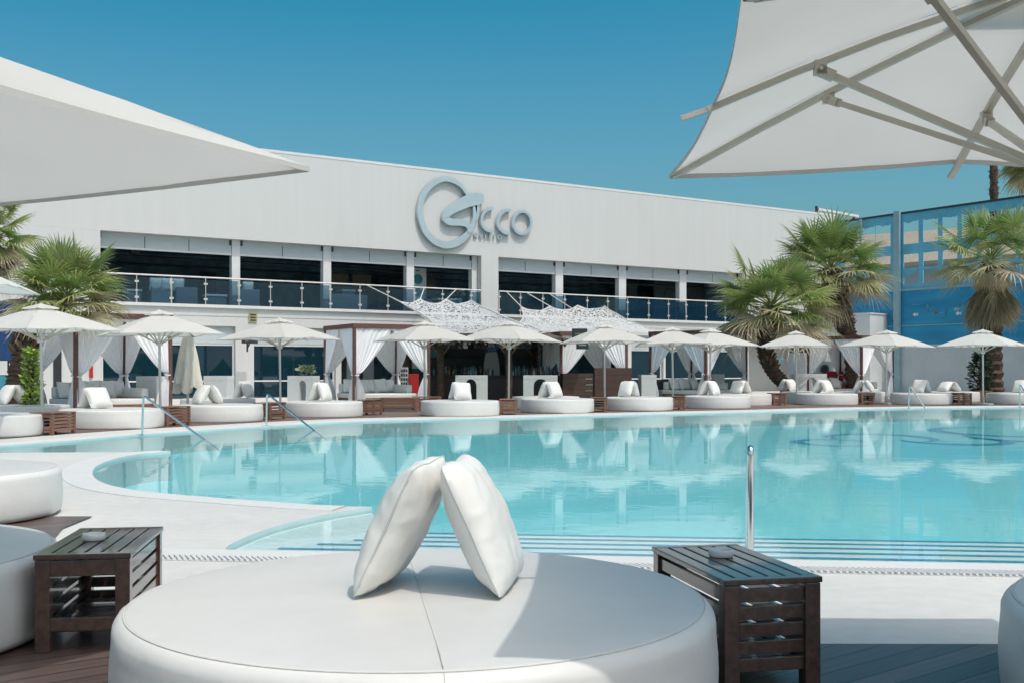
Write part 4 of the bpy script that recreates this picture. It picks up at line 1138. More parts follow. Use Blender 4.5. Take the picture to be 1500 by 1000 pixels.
# faint wall logo seen through the right bay
b = MB()
def logo_arc(c, rx, rz, a0, a1, w, y):
    n = 28; A = []; B = []
    for i in range(n+1):
        t = R(a0+(a1-a0)*i/n); A.append((c[0]+rx*math.cos(t), y, c[1]+rz*math.sin(t))); B.append((c[0]+(rx-w)*math.cos(t), y, c[1]+(rz-w)*math.sin(t)))
    b.add(A+B, [(i,i+1,n+2+i,n+1+i) for i in range(n)])
lx, lz = fu(1034), fz(1034,430)
logo_arc((lx,lz), .45,.52, 40,330,.09,3.18); logo_arc((lx+.9,lz-.1), .25,.28, 50,310,.07,3.18); logo_arc((lx+1.45,lz-.14), .24,.27, 0,360,.07,3.18)
b.build('wall_logo', M['black'], bld)
# ground floor
gopen = [(150,345),(372,492),(925,972),(975,1033),(1040,1100)]
for a_, c_ in ((345,372),(492,500),(918,925),(972,975),(1033,1040)):
    b, done = part('ground_column', 'slab_w'); b.box(fu(a_),fu(c_),.0,.45,0,ZG-.002); done()
for a_, c_ in gopen:
    u0, u1 = fu(a_), fu(c_)
    o = None
    b = MB(); t_ = .07
    b.box(u0,u0+t_,.2,.3,0,2.46); b.box(u1-t_,u1,.2,.3,0,2.46); b.box(u0+t_+.001,u1-t_-.001,.2,.3,2.38,2.46); b.box(u0+t_+.001,u1-t_-.001,.2,.3,0,.08); b.box(u0+t_+.001,u1-t_-.001,.2,.3,.80,.86)
    if u1-u0 > 4: m_ = u0+(u1-u0)*.62; b.box(m_-.03,m_+.03,.201,.299,.861,2.379)
    o = b.build('shop_window', M['white_paint'], bld)
    g = MB(); g.box(u0+t_,u1-t_,.24,.255,.08,2.38); g.build('pane', M['glass_shop'], o)
    g = MB(); g.box(u0+.01,u1-.01,.18,.34,2.462,ZG-.004); g.build('blind_box', M['blind'], o)
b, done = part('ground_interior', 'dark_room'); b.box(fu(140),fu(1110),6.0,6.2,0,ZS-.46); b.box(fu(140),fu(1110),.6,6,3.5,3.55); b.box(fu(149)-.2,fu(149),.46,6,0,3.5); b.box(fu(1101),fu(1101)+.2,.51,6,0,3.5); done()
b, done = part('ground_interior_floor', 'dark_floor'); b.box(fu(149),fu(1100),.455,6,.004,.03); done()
for px, y in ((545,2.2),(716,2.0),(912,1.4),(585,3.4)):
    b, done = part('inner_pillar', 'wall_white'); b.box(fu(px)-.3,fu(px)+.3,y,y+.5,.03,3.49); done()
for q0, q1, z0_ in ((650,700,1.4),(786,812,1.6)):
    b, done = part('inner_white_panel', 'wall_white'); b.box(fu(q0),fu(q1),3.6,3.66,z0_,z0_+1.05); done()
b, done = part('notice_plate', 'yellow_sign'); b.box(fu(364),fu(376),-.06,-.022,fz(370,472),fz(370,458)); np_ = done()
b = MB(); z_ = fz(370,465); 
for k in range(3): b.box(fu(366),fu(374),-.066,-.0605,z_-.16+.12*k,z_-.10+.12*k)
b.build('lettering', M['black'], np_)
b, done = part('side_door', 'black'); b.box(fu(78),fu(90),-.03,.001,0,2.5); done()
b, done = part('wall_plaque', 'red'); b.box(fu(131),fu(135.5),-.1,-.002,1.0,1.9); done()
b, done = part('wall_notice', 'teal_panel')
b.box(fu(1140),fu(1147),-.03,.001,fz(1143,527),fz(1143,524)); b.box(fu(1141),fu(1146),-.03,.001,fz(1143,531),fz(1143,529)); done()
b, done = part('corner_canopy_frame', 'white_paint'); q = uR-.3; b.bar((q,1.2,ZR+.55),(q+3.6,1.0,ZR+.35),.5,.14); done()
for q0, z0_, z1_ in ((q-.1,ZR+.1,ZR+.75),(q+3.5,ZR-.3,ZR+.4)):
    b, done = part('canopy_bracket', 'dark_metal'); b.bar((q0,1.1,z0_),(q0,1.1,z1_),.12,.12); done()

# balcony railing
rl = thing('balcony_railing', 'glass balcony railing with steel posts along the upper floor', 'railing', FO + Vector((0,0,ZS)), FA)
runs = [([150,200,251,301,350,396,442,484,527,568,607,648,690,704], ), ([731,762,795,827,860,890,919,950,979,1005,1034,1062,1087], )]
for (ps,) in runs:
    us = [fu(p) for p in ps]
    b = MB(); b.tube([(us[0],-.02,1.20),(us[-1],-.02,1.20)], .035, 8); b.build('handrail', M['white_paint'], rl, smooth=50)
    for u in us[1:-1] if ps[0] == 150 else us[:-1]:
        b = MB(); b.tube([(u,-.02,.03),(u,-.02,1.18)], .021, 8)
        for z in (.26,.92): b.box(u-.085,u+.085,-.04,.02,z-.04,z+.04)
        b.build('post', M['pole'], rl, smooth=40)
    for i in range(len(us)-1):
        b = MB(); b.box(us[i]+.05,us[i+1]-.05,-.012,.0,.04,1.10); b.build('glass_panel', M['glass_balc'], rl)

# sign
def sp(x, y): px = 560+x/5; py = 230+y/5; return fu(px), fz(px,py)
sg = thing('wall_sign', 'large chrome sign of a ring, a swooping S and raised letters on the facade', 'sign', FO, FA)
def stroke(name, pts, ws, parent=sg, y0=-.22, y1=-.03, m='chrome', n=8, vert=False):
    P2 = [Vector(sp(*p)) for p in pts]; k = abs(sp(700,400)[0]-sp(800,400)[0])/100
    cm = []; W = []
    for i in range(len(P2)-1):
        p0=P2[max(i-1,0)];p1=P2[i];p2=P2[i+1];p3=P2[min(i+2,len(P2)-1)]
        for j in range(n):
            t=j/n; cm.append(.5*((2*p1)+(-p0+p2)*t+(2*p0-5*p1+4*p2-p3)*t*t+(-p0+3*p1-3*p2+p3)*t**3)); W.append(ws[i]*(1-t)+ws[i+1]*t)
    cm.append(P2[-1]); W.append(ws[-1])
    L_=[];R_=[]
    for i,p in enumerate(cm):
        d=(cm[min(i+1,len(cm)-1)]-cm[max(i-1,0)]).normalized(); nn=Vector((-d.y,d.x))*W[i]*k
        L_.append(p+nn); R_.append(p-nn)
    N_=len(cm); vs=[(p.x,y0,p.y) for p in L_]+[(p.x,y0,p.y) for p in R_]+[(p.x,y1,p.y) for p in L_]+[(p.x,y1,p.y) for p in R_]
    fs=[]
    for i in range(N_-1):
        fs += [(i,N_+i,N_+i+1,i+1),(2*N_+i,2*N_+i+1,3*N_+i+1,3*N_+i),(i,i+1,2*N_+i+1,2*N_+i),(N_+i+1,N_+i,3*N_+i,3*N_+i+1)]
    fs += [(0,2*N_,3*N_,N_),(N_-1,2*N_-1,4*N_-1,3*N_-1)]
    b = MB(); b.add(vs, fs); return b.build(name, M[m], parent, weld=True, smooth=35)
ring = [(612,290),(560,215),(480,170),(410,172),(340,215),(285,290),(262,390),(275,480),(310,560),(370,620),(440,648),(510,640),(580,600),(635,530),(660,450),(655,365)]
stroke('emblem', ring, [8,12,16,17,17,17,18,18,19,20,21,21,20,16,12,8], n=10)
stroke('emblem_swoosh', [(725,312),(680,312),(620,325),(560,352),(500,385),(458,420),(450,455),(480,480),(540,484),(590,492),(618,520),(622,560)], [26,38,38,33,28,24,24,22,20,20,18,14], y0=-.26, y1=-.035)
stroke('letter', [(690,352),(688,400),(672,470)], [11,10,8], y0=-.20, y1=-.03)
stroke('letter', [(798,382),(762,388),(728,415),(712,462),(722,508),(752,540),(796,552)], [9,10,10,10,10,10,9])
stroke('letter', [(925,394),(885,398),(850,428),(832,475),(842,522),(875,555),(922,566)], [9,10,10,10,10,10,9])
oo = [(1010+66*math.cos(R(a)), 486-82*math.sin(R(a))) for a in range(0,361,24)]
stroke('letter', oo, [9]*len(oo), n=4)
# small letters drawn as strokes
sm = {'e':[[(-12,0),(12,0),(8,-14),(-4,-16),(-13,-4),(-8,12),(10,14)]], 'v':[[(-12,-16),(0,16),(12,-16)]], 'i':[[(0,-14),(0,16)],[(0,-24),(0,-21)]], 'l':[[(0,-28),(0,16)]], 'a':[[(12,-14),(-6,-14),(-13,2),(-4,15),(12,4)],[(12,-16),(13,16)]]}
for ch, cx_, cy_ in (('e',678,574),('v',716,581),('i',746,585),('l',778,590),('l',812,594),('a',850,592)):
    for st_ in sm[ch]: pass
    allb = None
    for st_ in sm[ch]:
        o = stroke('small_letter', [(cx_+x*.85, cy_+y*.85) for x,y in st_], [3.2]*len(st_), y0=-.12, y1=-.05, n=4)
        if allb is None: allb = o
        else:
            bm = bmesh.new(); bm.from_mesh(allb.data); bm.from_mesh(o.data); bm.to_mesh(allb.data); bm.free(); me=o.data; bpy.data.objects.remove(o); bpy.data.meshes.remove(me)

# balcony furniture
def fpt(px, y, z): u = fu(px); p = FO + FD*u + Vector((-FD.y, FD.x, 0))*y; return Vector((p.x,p.y,z))
def bal_sofa(px0, px1, y, h, label, back=True, name='balcony_sofa', m='sofa'):
    w_ = fu(px1)-fu(px0)
    t = thing(name, label, 'sofa', fpt((px0+px1)/2,y,ZS+.003), FA, 'grey balcony sofas')
    b = MB(); b.box(-w_/2,w_/2,0,.18,0,h); b.build('backrest', M[m], t, bevel=.03)
    b = MB(); b.box(-w_/2+.18,w_/2-.18,.182,.95,.05,.42); b.build('seat', M[m], t, bevel=.03)
    b = MB(); b.box(-w_/2,-w_/2+.177,.182,.95,0,h-.15); b.build('armrest', M[m], t, bevel=.03)
    b = MB(); b.box(w_/2-.177,w_/2,.182,.95,0,h-.15); b.build('armrest', M[m], t, bevel=.03)
bal_sofa(230,262,.9,.78,'grey sofa at the left end of the balcony with one white cushion on top')
bal_sofa(265,297,.7,.80,'grey sofa with white cushions, second from the left end of the balcony')
bal_sofa(354,389,.7,.82,'grey sofa right of the first white column on the balcony')
bal_sofa(492,548,.7,.78,'wide grey sofa in the third bay of the balcony')
bal_sofa(625,652,1.3,.75,'low grey sofa in front of the white door on the balcony')
def bal_table(px0, px1, y, h, label):
    w_ = fu(px1)-fu(px0); t = thing('cube_table', label, 'table', fpt((px0+px1)/2,y,ZS+.003), FA, 'square balcony tables')
    b = MB(); b.box(-w_/2,w_/2,0,.7,h-.09,h); b.build('top', M['plastic_w'], t, bevel=.01)
    b = MB(); b.box(-w_/2+.03,w_/2-.03,.03,.67,0,h-.092); b.build('base', M['sofa'], t, bevel=.01)
bal_table(191,214,.6,.62,'grey cube table at the far left of the balcony beside the palm')
bal_table(311,342,.8,.55,'square grey table with a white top left of the first white balcony column')
bal_table(517,537,1.2,1.05,'tall white topped table behind the wide sofa on the balcony')
bal_table(613,633,.9,.80,'white topped table left of the white door on the balcony')
bal_table(655,690,.9,.80,'long white topped table right of the white door on the balcony')
for px, y, lab in ((237,1.0,'white cushion standing on the leftmost balcony sofa'),(253,.95,'white cushion at the left of the second balcony sofa'),(270,.9,'rounded white cushion on the second balcony sofa'),(373,.9,'white cushion on the sofa right of the first balcony column')):
    c = far_cushion(px,0,40,0,0,lab,'white cushions on the balcony sofas',0); q = fpt(px,y+.02,ZS+.60); place_cushion(c,q,FA-math.pi/2,R(8),0); c.scale=(.95,.95,1.05)

# potted plant on the balcony and console
def leafy(name, label, cat, loc, w, h, n, cols, group=None, pot=None, rnd=random.Random(11), ll=.16):
    t = thing(name, label, cat, loc, 0, group); b = MB(); st = MB()
    for i in range(n):
        z = h*(rnd.random()**.8); a = rnd.random()*6.283; r = w*math.sqrt(rnd.random())*(.55+.45*math.sin(math.pi*min(1,z/h*.9+.1)))
        p = Vector((r*math.cos(a), r*math.sin(a), z)); L_ = ll*rnd.uniform(.6,1.3)
        d = Vector((math.cos(a)+rnd.uniform(-.6,.6), math.sin(a)+rnd.uniform(-.6,.6), rnd.uniform(-.3,.9))).normalized()
        s = d.cross(Vector((rnd.uniform(-1,1),rnd.uniform(-1,1),1))).normalized()*L_*.28
        c = rnd.choice(cols); f = rnd.uniform(.75,1.25); b.cur = tuple(x*f for x in c)
        b.add([p, p+d*L_*.5+s, p+d*L_, p+d*L_*.5-s], [(0,1,2,3)])
    b.build('foliage', M['flowers'], t)
    for i in range(5):
        a = rnd.random()*6.283; st.tube([(0,0,-.02),(w*.2*math.cos(a),w*.2*math.sin(a),h*.4),(w*.5*math.cos(a),w*.5*math.sin(a),h*.85)], [.02,.015,.006], 6)
    st.build('stem', M['trunk'], t)
    if pot:
        b = MB(); b.lathe([(.0,-pot),(.16,-pot),(.2,-.02),(.18,-.02),(0,-.05)], 20); b.build('pot', M['plastic_w'], t, smooth=50)
    return t
leafy('potted_plant','white flowering plant in a pot on the balcony by the main pillar','plant', fpt(688,1.1,ZS+.85), .3,.45,160,[(.5,.52,.42),(.16,.24,.10)], pot=.85)
leafy('potted_plant','small green plant on the white standing table left of the bar cabana','plant', (X(449,37.8),37.8,1.14), .26,.32,140,[(.14,.22,.10),(.3,.34,.22)], pot=.03)
leafy('shrub','bright yellow green shrub beside the left palm trunk','shrub', (X(46,27.5),27.5,0), .17,1.82,620,[(.46,.58,.13),(.34,.48,.11),(.18,.28,.08)], ll=.17)
leafy('shrub','dark leaved shrub at the foot of the skirted palm','shrub', (X(1437,48.5),48.5,0), .45,2.0,700,[(.03,.06,.03),(.05,.09,.04)], ll=.22)

# shade sails
def sail(label, TL, TR, BR_, BL, sag, rope_ends, anchors):
    t = thing('shade_sail', label, 'shade sail', TL, 0, 'lacy white shade sails'); o = Vector(TL)
    TL,TR,BR_,BL = [Vector(p)-o for p in (TL,TR,BR_,BL)]
    b = MB()
    def fn(u, v):
        top = TL.lerp(TR,u); bot = BL.lerp(BR_,u); 
        sc = abs(math.sin(math.pi*u*3))*.22
        top = top - Vector((0,0,sc)); p = top.lerp(bot, v); c = TL.lerp(TR,.5).lerp(BL.lerp(BR_,.5),.5)
        e = math.sin(math.pi*v)*(abs(2*u-1)**4)
        p = p.lerp(TL.lerp(TR,.5).lerp(BL.lerp(BR_,.5),v), .14*e)
        p.z -= sag*math.sin(math.pi*u)*math.sin(math.pi*v) + .05*noise.noise(Vector((u*9,v*7,sag)))
        return p
    b.grid(fn, 48, 24); b.build('net', M['net'], t, smooth=80)
    b = MB(); b.tube([fn(i/48,0) for i in range(49)], .03, 5); b.tube([fn(0,i/24) for i in range(25)], .03, 5); b.tube([fn(1,i/24) for i in range(25)], .03, 5); b.build('edge_cord', M['rope'], t)
    for u, a_ in anchors:
        b = MB(); b.tube([fn(u,0), Vector(a_)-o], .025, 6); b.build('rope', M['rope'], t)
RZ = ZS+1.2
def rp(px): return fpt(px,-.04,RZ)
sail('white lacy shade sail left of the main pillar, tied to the balcony railing', P(576,437,49.5), P(690,440,53.0), P(800,487,46.5), P(648,489,43.5), .35, None, [(0,rp(536)),(.333,rp(621)),(.667,rp(668))])
sail('white lacy shade sail right of the main pillar, tied to the balcony railing', P(764,450,55.0), P(884,447,59.5), P(968,487,54.0), P(738,488,46.5), .35, None, [(0,rp(741)),(.333,rp(770)),(.6,rp(803)),(1,rp(891))])

# ------------------------------------------------------------------ right: mural screen wall
W0 = Vector((X(1222,69.2),69.2,0)); W1 = Vector((X(1505,58.5),58.5,0)); wd_ = (W1-W0); WL = wd_.length; WA = math.atan2(wd_.y, wd_.x)
ext = WL*1.7
def wu(px):
    # intersection of the view ray with the wall, as distance along it
    k = (px-CX)/F; d = wd_/WL; s = (k*W0.y - W0.x)/(d.x - k*d.y); return s
sc = thing('mural_screen', 'tall blue fabric screen wall with square openings above a painted sea mural', 'wall', W0, WA)
b = MB(); b.box(.02,ext,0,.35,0,2.8); b.build('base_wall', M['wall_shaded'], sc)
b = MB(); b.box(.02,ext,.02,.12,2.802,6.05); b.build('mural_panel', M['mural'], sc)
b = MB(); b.box(.02,ext,-.03,.017,5.98,6.10); b.box(.02,ext,-.02,.017,3.9,3.95); b.build('mural_trim', M['frame_post'], sc)
hc = [1237,1259.5,1282]+[1323+28.5*i for i in range(7)]
hx = [(wu(p), wu(p+22)) for p in hc]
rows = [(6.35,8.15),(8.75,10.15)]
b = MB(); zz = [6.102,6.35,8.15,8.75,10.15,10.55]
for z0_, z1_ in ((6.102,6.349),(8.151,8.749),(10.151,10.56)): b.box(.02,ext,.03,.09,z0_,z1_)
for z0_, z1_ in rows:
    last = .02
    for h0, h1 in hx + [(ext,ext)]: 
        if h0 > last: b.box(last,h0,.03,.09,z0_,z1_)
        last = h1
b.build('screen_fabric', M['frame_blue'], sc)
for i, (h0,h1) in enumerate(hx):
    b = MB(); b.box(h0,h1,.05,.065,7.15,7.32); b.build('cross_strip', M['frame_blue'], sc); b = MB()
    tn_ = [(h0+(h1-h0)*k/7,.055,10.15-(.06+.12*random.random() if 0<k<7 else .03)) for k in range(8)]
    b.add([(h0,.055,10.15)]+tn_+[(h1,.055,10.15)],[(0,)+tuple(range(1,9))+(9,)])
    b.build('torn_fabric', M['frame_blue'], sc)
    if i % 2:
        b = MB(); b.add([(h0,.0575,7.15),(h0,.0575,6.8),(h1,.0575,7.15)],[(0,1,2)]); b.build('torn_flap', M['frame_blue'], sc)
b = MB(); b.box(.02,ext,-.02,.1,10.562,10.68); b.build('top_rail', M['dark_metal'], sc)
for p_ in (1316,1262):
    b = MB(); u = wu(p_); b.box(u-.20,u+.20,-.22,-.032,0,10.75) if p_ != 1262 else b.box(u-.06,u+.06,-.12,-.032,6.1,10.6); b.build('steel_post', M['frame_post'], sc)
rnd = random.Random(3)                              # little painted sea plants and fish
for i in range(8):
    b = MB(); u = wu(1335+ rnd.uniform(-100,140)); z = 4.35+rnd.uniform(-.15,.5)
    for k in range(4):
        a = rnd.uniform(.5,2.6); b.bar((u,.014,z),(u+.35*math.cos(a),.014,z+.45*math.sin(a)),.05,.008,up=(0,1,0))
    b.build('painted_plant', M['teal_panel'], sc)
for px, z, col in ((1340,4.55,'wall_white'),(1370,4.6,'tan_panel'),(1400,4.75,'house_wall'),(1403,4.5,'wall_white'),(1487,4.0,'house_wall')):
    u = wu(px); b = MB(); b.add([(u-.16,.012,z),(u,.012,z+.12),(u+.12,.012,z+.03),(u+.21,.012,z+.11),(u+.21,.012,z-.1),(u+.12,.012,z-.02),(u,.012,z-.11)], [(0,6,5,4,3,2,1)]); b.build('painted_fish', M[col], sc)
# houses behind the screen
def house(px, Z, w, d, hw, hr, rot, label):
    t = thing('house', label, 'house', (X(px,Z),Z,0), R(rot), 'tiled houses behind the screen')
    b = MB(); b.box(-w/2,w/2,-d/2,d/2,0,hw); b.build('wall', M['house_wall'], t)
    b = MB(); e = .5
    b.add([(-w/2-e,-d/2-e,hw-.1),(w/2+e,-d/2-e,hw-.1),(w/2+e,0,hr),(-w/2-e,0,hr),(-w/2-e,d/2+e,hw-.1),(w/2+e,d/2+e,hw-.1),
           (-w/2-e,-d/2-e,hw-.35),(w/2+e,-d/2-e,hw-.35),(w/2+e,d/2+e,hw-.35),(-w/2-e,d/2+e,hw-.35)],
          [(0,1,2,3),(3,2,5,4),(0,6,7,1),(5,8,9,4),(0,3,4,9,6),(1,7,8,5,2),(6,9,8,7)]); b.build('roof', M['rooftile'], t)
    for k in range(4):
        b = MB(); x = -w/2 + w*(k+.5)/4; b.box(x-.5,x+.5,-d/2-.03,-d/2+.02,hw*.55,hw*.8); f = b.build('window', M['black'], t)
house(1300, 84, 15, 9, 9.0, 11.8, -38, 'cream house with a tan tiled roof seen through the left openings of the blue screen')
house(1450, 76, 17, 9, 8.8, 11.4, -50, 'cream house with a tan tiled roof seen through the openings behind the skirted palm')
# service corner behind the leaning palm
def washer(px, Z, label):
    t = thing('washing_machine', label, 'washing machine', (X(px,Z),Z,.01), R(12))
    b = MB(); b.box(-.5,.5,0,.8,0,1.75); b.build('cabinet', M['wall_white'], t, bevel=.02)
    b = MB(); b.lathe([(.18,-.02),(.24,-.02),(.24,.03),(.18,.03)], 28, caps=False); b.build('door_ring', M['bottle_b'], t, xf=Matrix.Translation((0,-.012,1.35)) @ Matrix.Rotation(R(90),4,'X'), smooth=40)
    b = MB(); b.lathe([(0,0),(.178,0),(.178,.01),(0,.011)], 28); b.build('door_glass', M['black'], t, xf=Matrix.Translation((0,-.012,1.35)) @ Matrix.Rotation(R(90),4,'X'))
washer(1208, 55.0, 'white front loading machine with a round blue door behind the right cabana')
t = thing('storage_cabinet', 'grey white storage cabinet left of the round door machine', 'cabinet', (X(1183,57),57,.01), R(20))
b = MB(); b.box(-.8,.8,0,.6,0,2.2); b.build('body', M['wall_white'], t, bevel=.02)
b = MB(); b.box(-.012,.012,-.012,-.001,.1,2.15); b.build('door_gap', M['black'], t)
b = MB(); b.box(-.8,.75,.05,.5,2.203,2.6); b.build('top_box', M['grey_panel'], t, bevel=.02)
t = thing('red_armchair', 'dark red armchair inside the right cabana', 'armchair', (X(1230,53.5),53.5,.01), R(-10))
b = MB(); b.box(-.55,.55,.35,.6,.2,1.25); b.build('backrest', M['red'], t, bevel=.06)
b = MB(); b.box(-.55,.55,-.4,.345,.0,.55); b.build('seat', M['red'], t, bevel=.05)
for s in (-1,1):
    b = MB(); b.box(s*.56-.1+s*.1,s*.56+.1+s*.1,-.4,.58,0,.85); b.build('armrest', M['red'], t, bevel=.04)
t = thing('white_outhouse', 'pale plastered low outbuilding behind the right palms', 'building', (X(1222,66),66,0), WA+.2)
b = MB(); b.box(-.4,2.3,0,3,0,4.6); b.build('wall', M['wall_white'], t)
b = MB(); b.box(-.45,2.35,-.05,3.05,4.602,4.68); b.build('roof', M['white_paint'], t)
# left: blue banner and things under it
t = thing('blue_banner', 'dark blue fabric banner stretched on a frame at the left edge', 'banner', (X(-40,37),37,0), R(4))
b = MB(); b.box(-1.2,1.46,-.04,.0,1.62,3.62); b.build('fabric', M['banner_blue'], t)
for q0 in (1.47,-1.3):
    b = MB(); b.box(q0,q0+.08,-.06,.03,0,3.7); b.build('frame_post', M['white_paint'], t)
t = thing('teal_panel', 'teal painted panel under the blue banner at the left edge', 'panel', (X(-8,36.5),36.5,0), R(4))
b = MB(); b.box(-1,.95,0,.06,0,1.15); b.build('board', M['teal_panel'], t)
b = MB(); b.box(-1,.95,-.02,.08,1.152,1.2); b.build('cap', M['white_paint'], t)
t = thing('red_parasol', 'small red parasol top under the blue banner', 'parasol', (X(12,38.5),38.5,0))
b = MB(); b.lathe([(.0,1.98),(.3,1.9),(.62,1.72),(.62,1.70),(0,1.8)], 16); b.build('canopy', M['red'], t)
b = MB(); b.tube([(0,0,0),(0,0,1.9)], .03, 8); b.build('pole', M['dark_metal'], t)
b = MB(); b.box(-.2,.2,-.2,.2,0,.06); b.build('base', M['base_stone'], t)
# ------------------------------------------------------------------ fan palms
GREEN = [(.33,.41,.13),(.26,.36,.11),(.39,.43,.18),(.21,.31,.10)]
OLIVE = [(.46,.45,.25),(.55,.50,.33),(.38,.40,.20)]
DRY = [(.55,.45,.31),(.44,.35,.23),(.62,.53,.38)]
def frond(b, base, az, el, Lp, Rb, cols, rnd, droop=.5, nseg=26, wid=.05, span=125, closed=0.0):
    d = Vector((math.cos(az)*math.cos(el), math.sin(az)*math.cos(el), math.sin(el)))
    pts = []; p = Vector(base); dd = d.copy()
    for i in range(5):
        pts.append(p.copy()); p = p + dd*Lp/4; dd = (dd + Vector((0,0,-.09*droop))).normalized()
    col = rnd.choice(cols); f = rnd.uniform(.8,1.2)
    b.cur = tuple(x*f*.9 for x in (col[0]*1.1,col[1]*1.05,col[2])); b.tube(pts, [.03,.024,.02,.016,.012], 5, caps=False)
    tip = pts[-1]; t = dd; s = t.cross(Vector((0,0,1)))
    if s.length < .05: s = Vector((-math.sin(az), math.cos(az), 0))
    s.normalize(); nrm = s.cross(t).normalized()
    roll = rnd.uniform(-.5,.5); s2 = s*math.cos(roll) + nrm*math.sin(roll); nrm = nrm*math.cos(roll) - s*math.sin(roll); s = s2
    sp_ = R(span)*(1-closed)
    for k in range(nseg):
        a = sp_*(2*k/(nseg-1)-1) + rnd.uniform(-.03,.03)
        ln = Rb*(1 - .28*(abs(a)/R(125))**2)*rnd.uniform(.88,1.08)
        e = (t*math.cos(a) + s*math.sin(a) + nrm*(.22*math.cos(a) - .10*abs(math.sin(a)))).normalized()
        side = e.cross(nrm).normalized(); up = side.cross(e).normalized()
        w0 = .012; w1 = wid*.5
        z1 = tip + e*ln*.38; z2 = tip + e*ln*.70 - Vector((0,0,ln*.07*droop*rnd.uniform(.5,1.6))); z3 = tip + e*ln - Vector((0,0,ln*(.16+.26*rnd.random())*droop))
        g = rnd.uniform(.82,1.2); b.cur = tuple(x*f*g for x in col)
        n0 = len(b.v); tipc = rnd.random()
        fold = up*w1*.55
        b.add([tip-side*w0, tip+side*w0, z1-side*w1+fold, z1-fold*.3, z1+side*w1+fold, z2-side*w1*.7+fold*.5, z2, z2+side*w1*.7+fold*.5, z3],
              [(0,3,2),(0,1,3),(1,4,3),(2,3,6,5),(3,4,7,6),(5,6,8),(6,7,8)])
        if tipc < .75:
            dc = DRY[0]; b.c[-1] = tuple(x*f for x in (dc if tipc < .5 else OLIVE[1]))
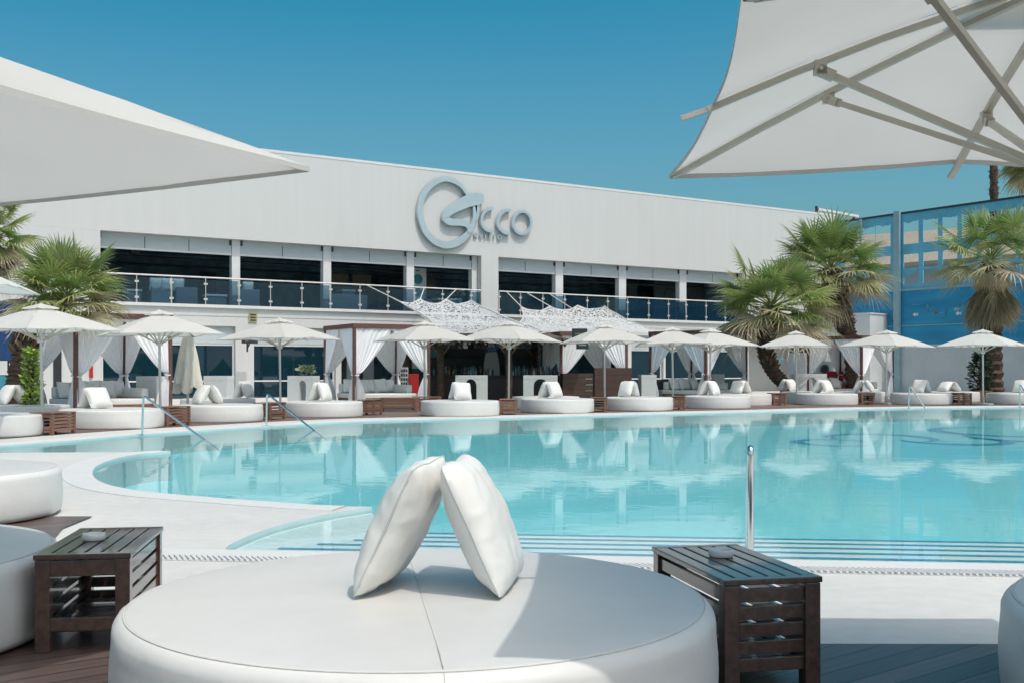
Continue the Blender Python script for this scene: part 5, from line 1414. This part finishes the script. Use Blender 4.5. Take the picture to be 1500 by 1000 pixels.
def palm(label, crown, path, rad, Rb, nf, seed, skirt=0, Lp=.95, group='fan palms', elmin=-.75, wid=.055, oldshare=.35, name='fan_palm', frs=26, eltop=1.25, tiers=False):
    rnd = random.Random(seed); crown = Vector(crown); base = Vector(path[0])
    t = thing(name, label, 'palm tree', base, 0, group)
    loc = [Vector(p)-base for p in path]; c = crown-base
    b = MB(); pts = []
    n = 26
    ctrl = loc
    dense = []
    for i in range(len(ctrl)-1):
        p0=ctrl[max(i-1,0)];p1=ctrl[i];p2=ctrl[i+1];p3=ctrl[min(i+2,len(ctrl)-1)]
        for j in range(n): 
            tt=j/n; dense.append(.5*((2*p1)+(-p0+p2)*tt+(2*p0-5*p1+4*p2-p3)*tt*tt+(-p0+3*p1-3*p2+p3)*tt**3))
    dense.append(ctrl[-1])
    rs = []
    for i, p in enumerate(dense):
        s = i/(len(dense)-1); r = rad[0]+(rad[1]-rad[0])*s; r *= 1 + .10*((i % 3)-1)*.9 + .06*noise.noise(Vector((0,0,i*.7)))
        rs.append(r)
    b.tube(dense, rs, 16)
    b.v = [tuple(Vector(v) + Vector((noise.noise(Vector(v)*4+Vector((seed,0,0))), noise.noise(Vector(v)*4+Vector((0,seed,5))), 0))*rad[0]*.16) for v in b.v]
    b.build('trunk', M['trunk'], t, smooth=25)
    b = MB()                                                   # leaf bases on the upper trunk
    top = dense[-1]; k0 = int(len(dense)*(.88 if tiers else .55))
    for i in range(k0, len(dense)):
        for q in range(7):
            a = q*.9+i*1.7+rnd.random()*.5; rr = rs[i]; p = dense[i]; d = Vector((math.cos(a),math.sin(a),0))
            g = rnd.uniform(.6,1.2); b.cur = tuple(x*g for x in rnd.choice([(.17,.12,.08),(.12,.085,.06),(.22,.17,.11)]))
            b.bar(p+d*rr*.85, p+d*(rr*1.2+.03)+Vector((0,0,.20*rnd.uniform(.6,1.2))), .10, .035)
    b.build('leaf_bases', M['leafdry'], t)
    b = MB()
    for i in range(nf):
        s = (i+.5)/nf; az = i*2.39996 + rnd.uniform(-.25,.25)
        el = eltop - (eltop-elmin)*s**.85 + rnd.uniform(-.22,.22)
        old = s > 1-oldshare
        cols = GREEN if not old else (OLIVE if rnd.random() < .75 else GREEN)
        if s > .9: cols = DRY if rnd.random() < .5 else OLIVE
        young = s < .12
        frond(b, c + Vector((math.cos(az)*.10, math.sin(az)*.10, -.55*s+.15)), az, el, Lp*rnd.uniform(.68,1.15)*(.75 if young else 1), Rb*rnd.uniform(.78,1.12)*(.92 if young else 1), cols, rnd, .25+.65*s, frs, wid, 120, closed=.55*(1-s/.12) if young else 0)
    b.build('crown', M['leafmat'], t)
    if skirt:
        b = MB()
        for i in range(skirt):
            az = i*2.39996; s = rnd.random()
            el = -1.22 - .3*rnd.random()
            if tiers:
                hi_ = i % 4 == 0
                frond(b, c + Vector((math.cos(az)*.30, math.sin(az)*.30, -.25-.3*s if hi_ else -.75-.75*s)), az, -1.32-.2*rnd.random(), .25 if hi_ else .5, (1.0 if hi_ else 1.55)*rnd.uniform(.85,1.1), [(.62,.54,.39)] if hi_ else [(.34,.28,.17),(.27,.215,.13),(.40,.33,.21)], rnd, .5, 22, wid*.8, 48)
                continue
            frond(b, c + Vector((math.cos(az)*.18, math.sin(az)*.18, -.0-.70*s)), az, el, Lp*.42, Rb*rnd.uniform(.85,1.1), DRY if rnd.random()<.8 else [(.16,.12,.075)], rnd, 1.3, 20, wid*.8, 60)
        b.build('dead_skirt', M['leafdry'], t)
    return t
def pp(px, py, Z): return tuple(P(px,py,Z))
def gz(px, Z): return (X(px,Z), Z, 0)
palm('stout fan palm at the left with its dark trunk leaning beside the shrub', pp(98,428,31.5), [gz(20,31.5), pp(30,560,31.5), pp(43,495,31.5), pp(86,440,31.5)], (.42,.30), 1.12, 50, 3, 0, .95, elmin=-.22)
palm('taller fan palm behind the left one, only its fronds showing at the left edge', pp(-14,338,37), [gz(-40,37), pp(-38,450,37), pp(-16,350,37)], (.42,.32), 1.0, 42, 8, 14, .9)
palm('fan palm with a bent dark trunk in front of the right end of the building', pp(1131,446,47.5), [gz(1166,47.5), pp(1148,562,47.5), pp(1123,524,47.5), pp(1128,455,47.5)], (.27,.33), 1.45, 70, 5, 0, 1.65, wid=.07, elmin=-.40, eltop=1.15)
palm('taller fan palm with brown hanging leaves behind the bent one', pp(1214,392,53), [gz(1253,53), pp(1245,500,53), pp(1232,465,53), pp(1216,400,53)], (.36,.48), 1.5, 68, 12, 30, 1.75, wid=.075, elmin=-.5)
palm('fan palm with a thick hanging skirt of dead leaves in front of the blue screen', pp(1452,375,50), [gz(1452,50), pp(1452,480,50), pp(1452,392,50)], (.52,.42), 1.45, 40, 21, 96, 1.7, wid=.07, elmin=-.28, tiers=True)
palm('tall thin palm behind the blue screen, its trunk rising past the parasol edge', pp(1455,130,82), [gz(1457,82), pp(1456,330,82), pp(1455,140,82)], (.34,.26), 1.6, 44, 31, 10, 1.2, wid=.1)
palm('tall palm at the right edge behind the blue screen with drooping green fronds', pp(1512,232,78), [gz(1520,78), pp(1516,330,78), pp(1512,240,78)], (.36,.28), 1.5, 48, 33, 8, 1.3, wid=.1, elmin=-.9)
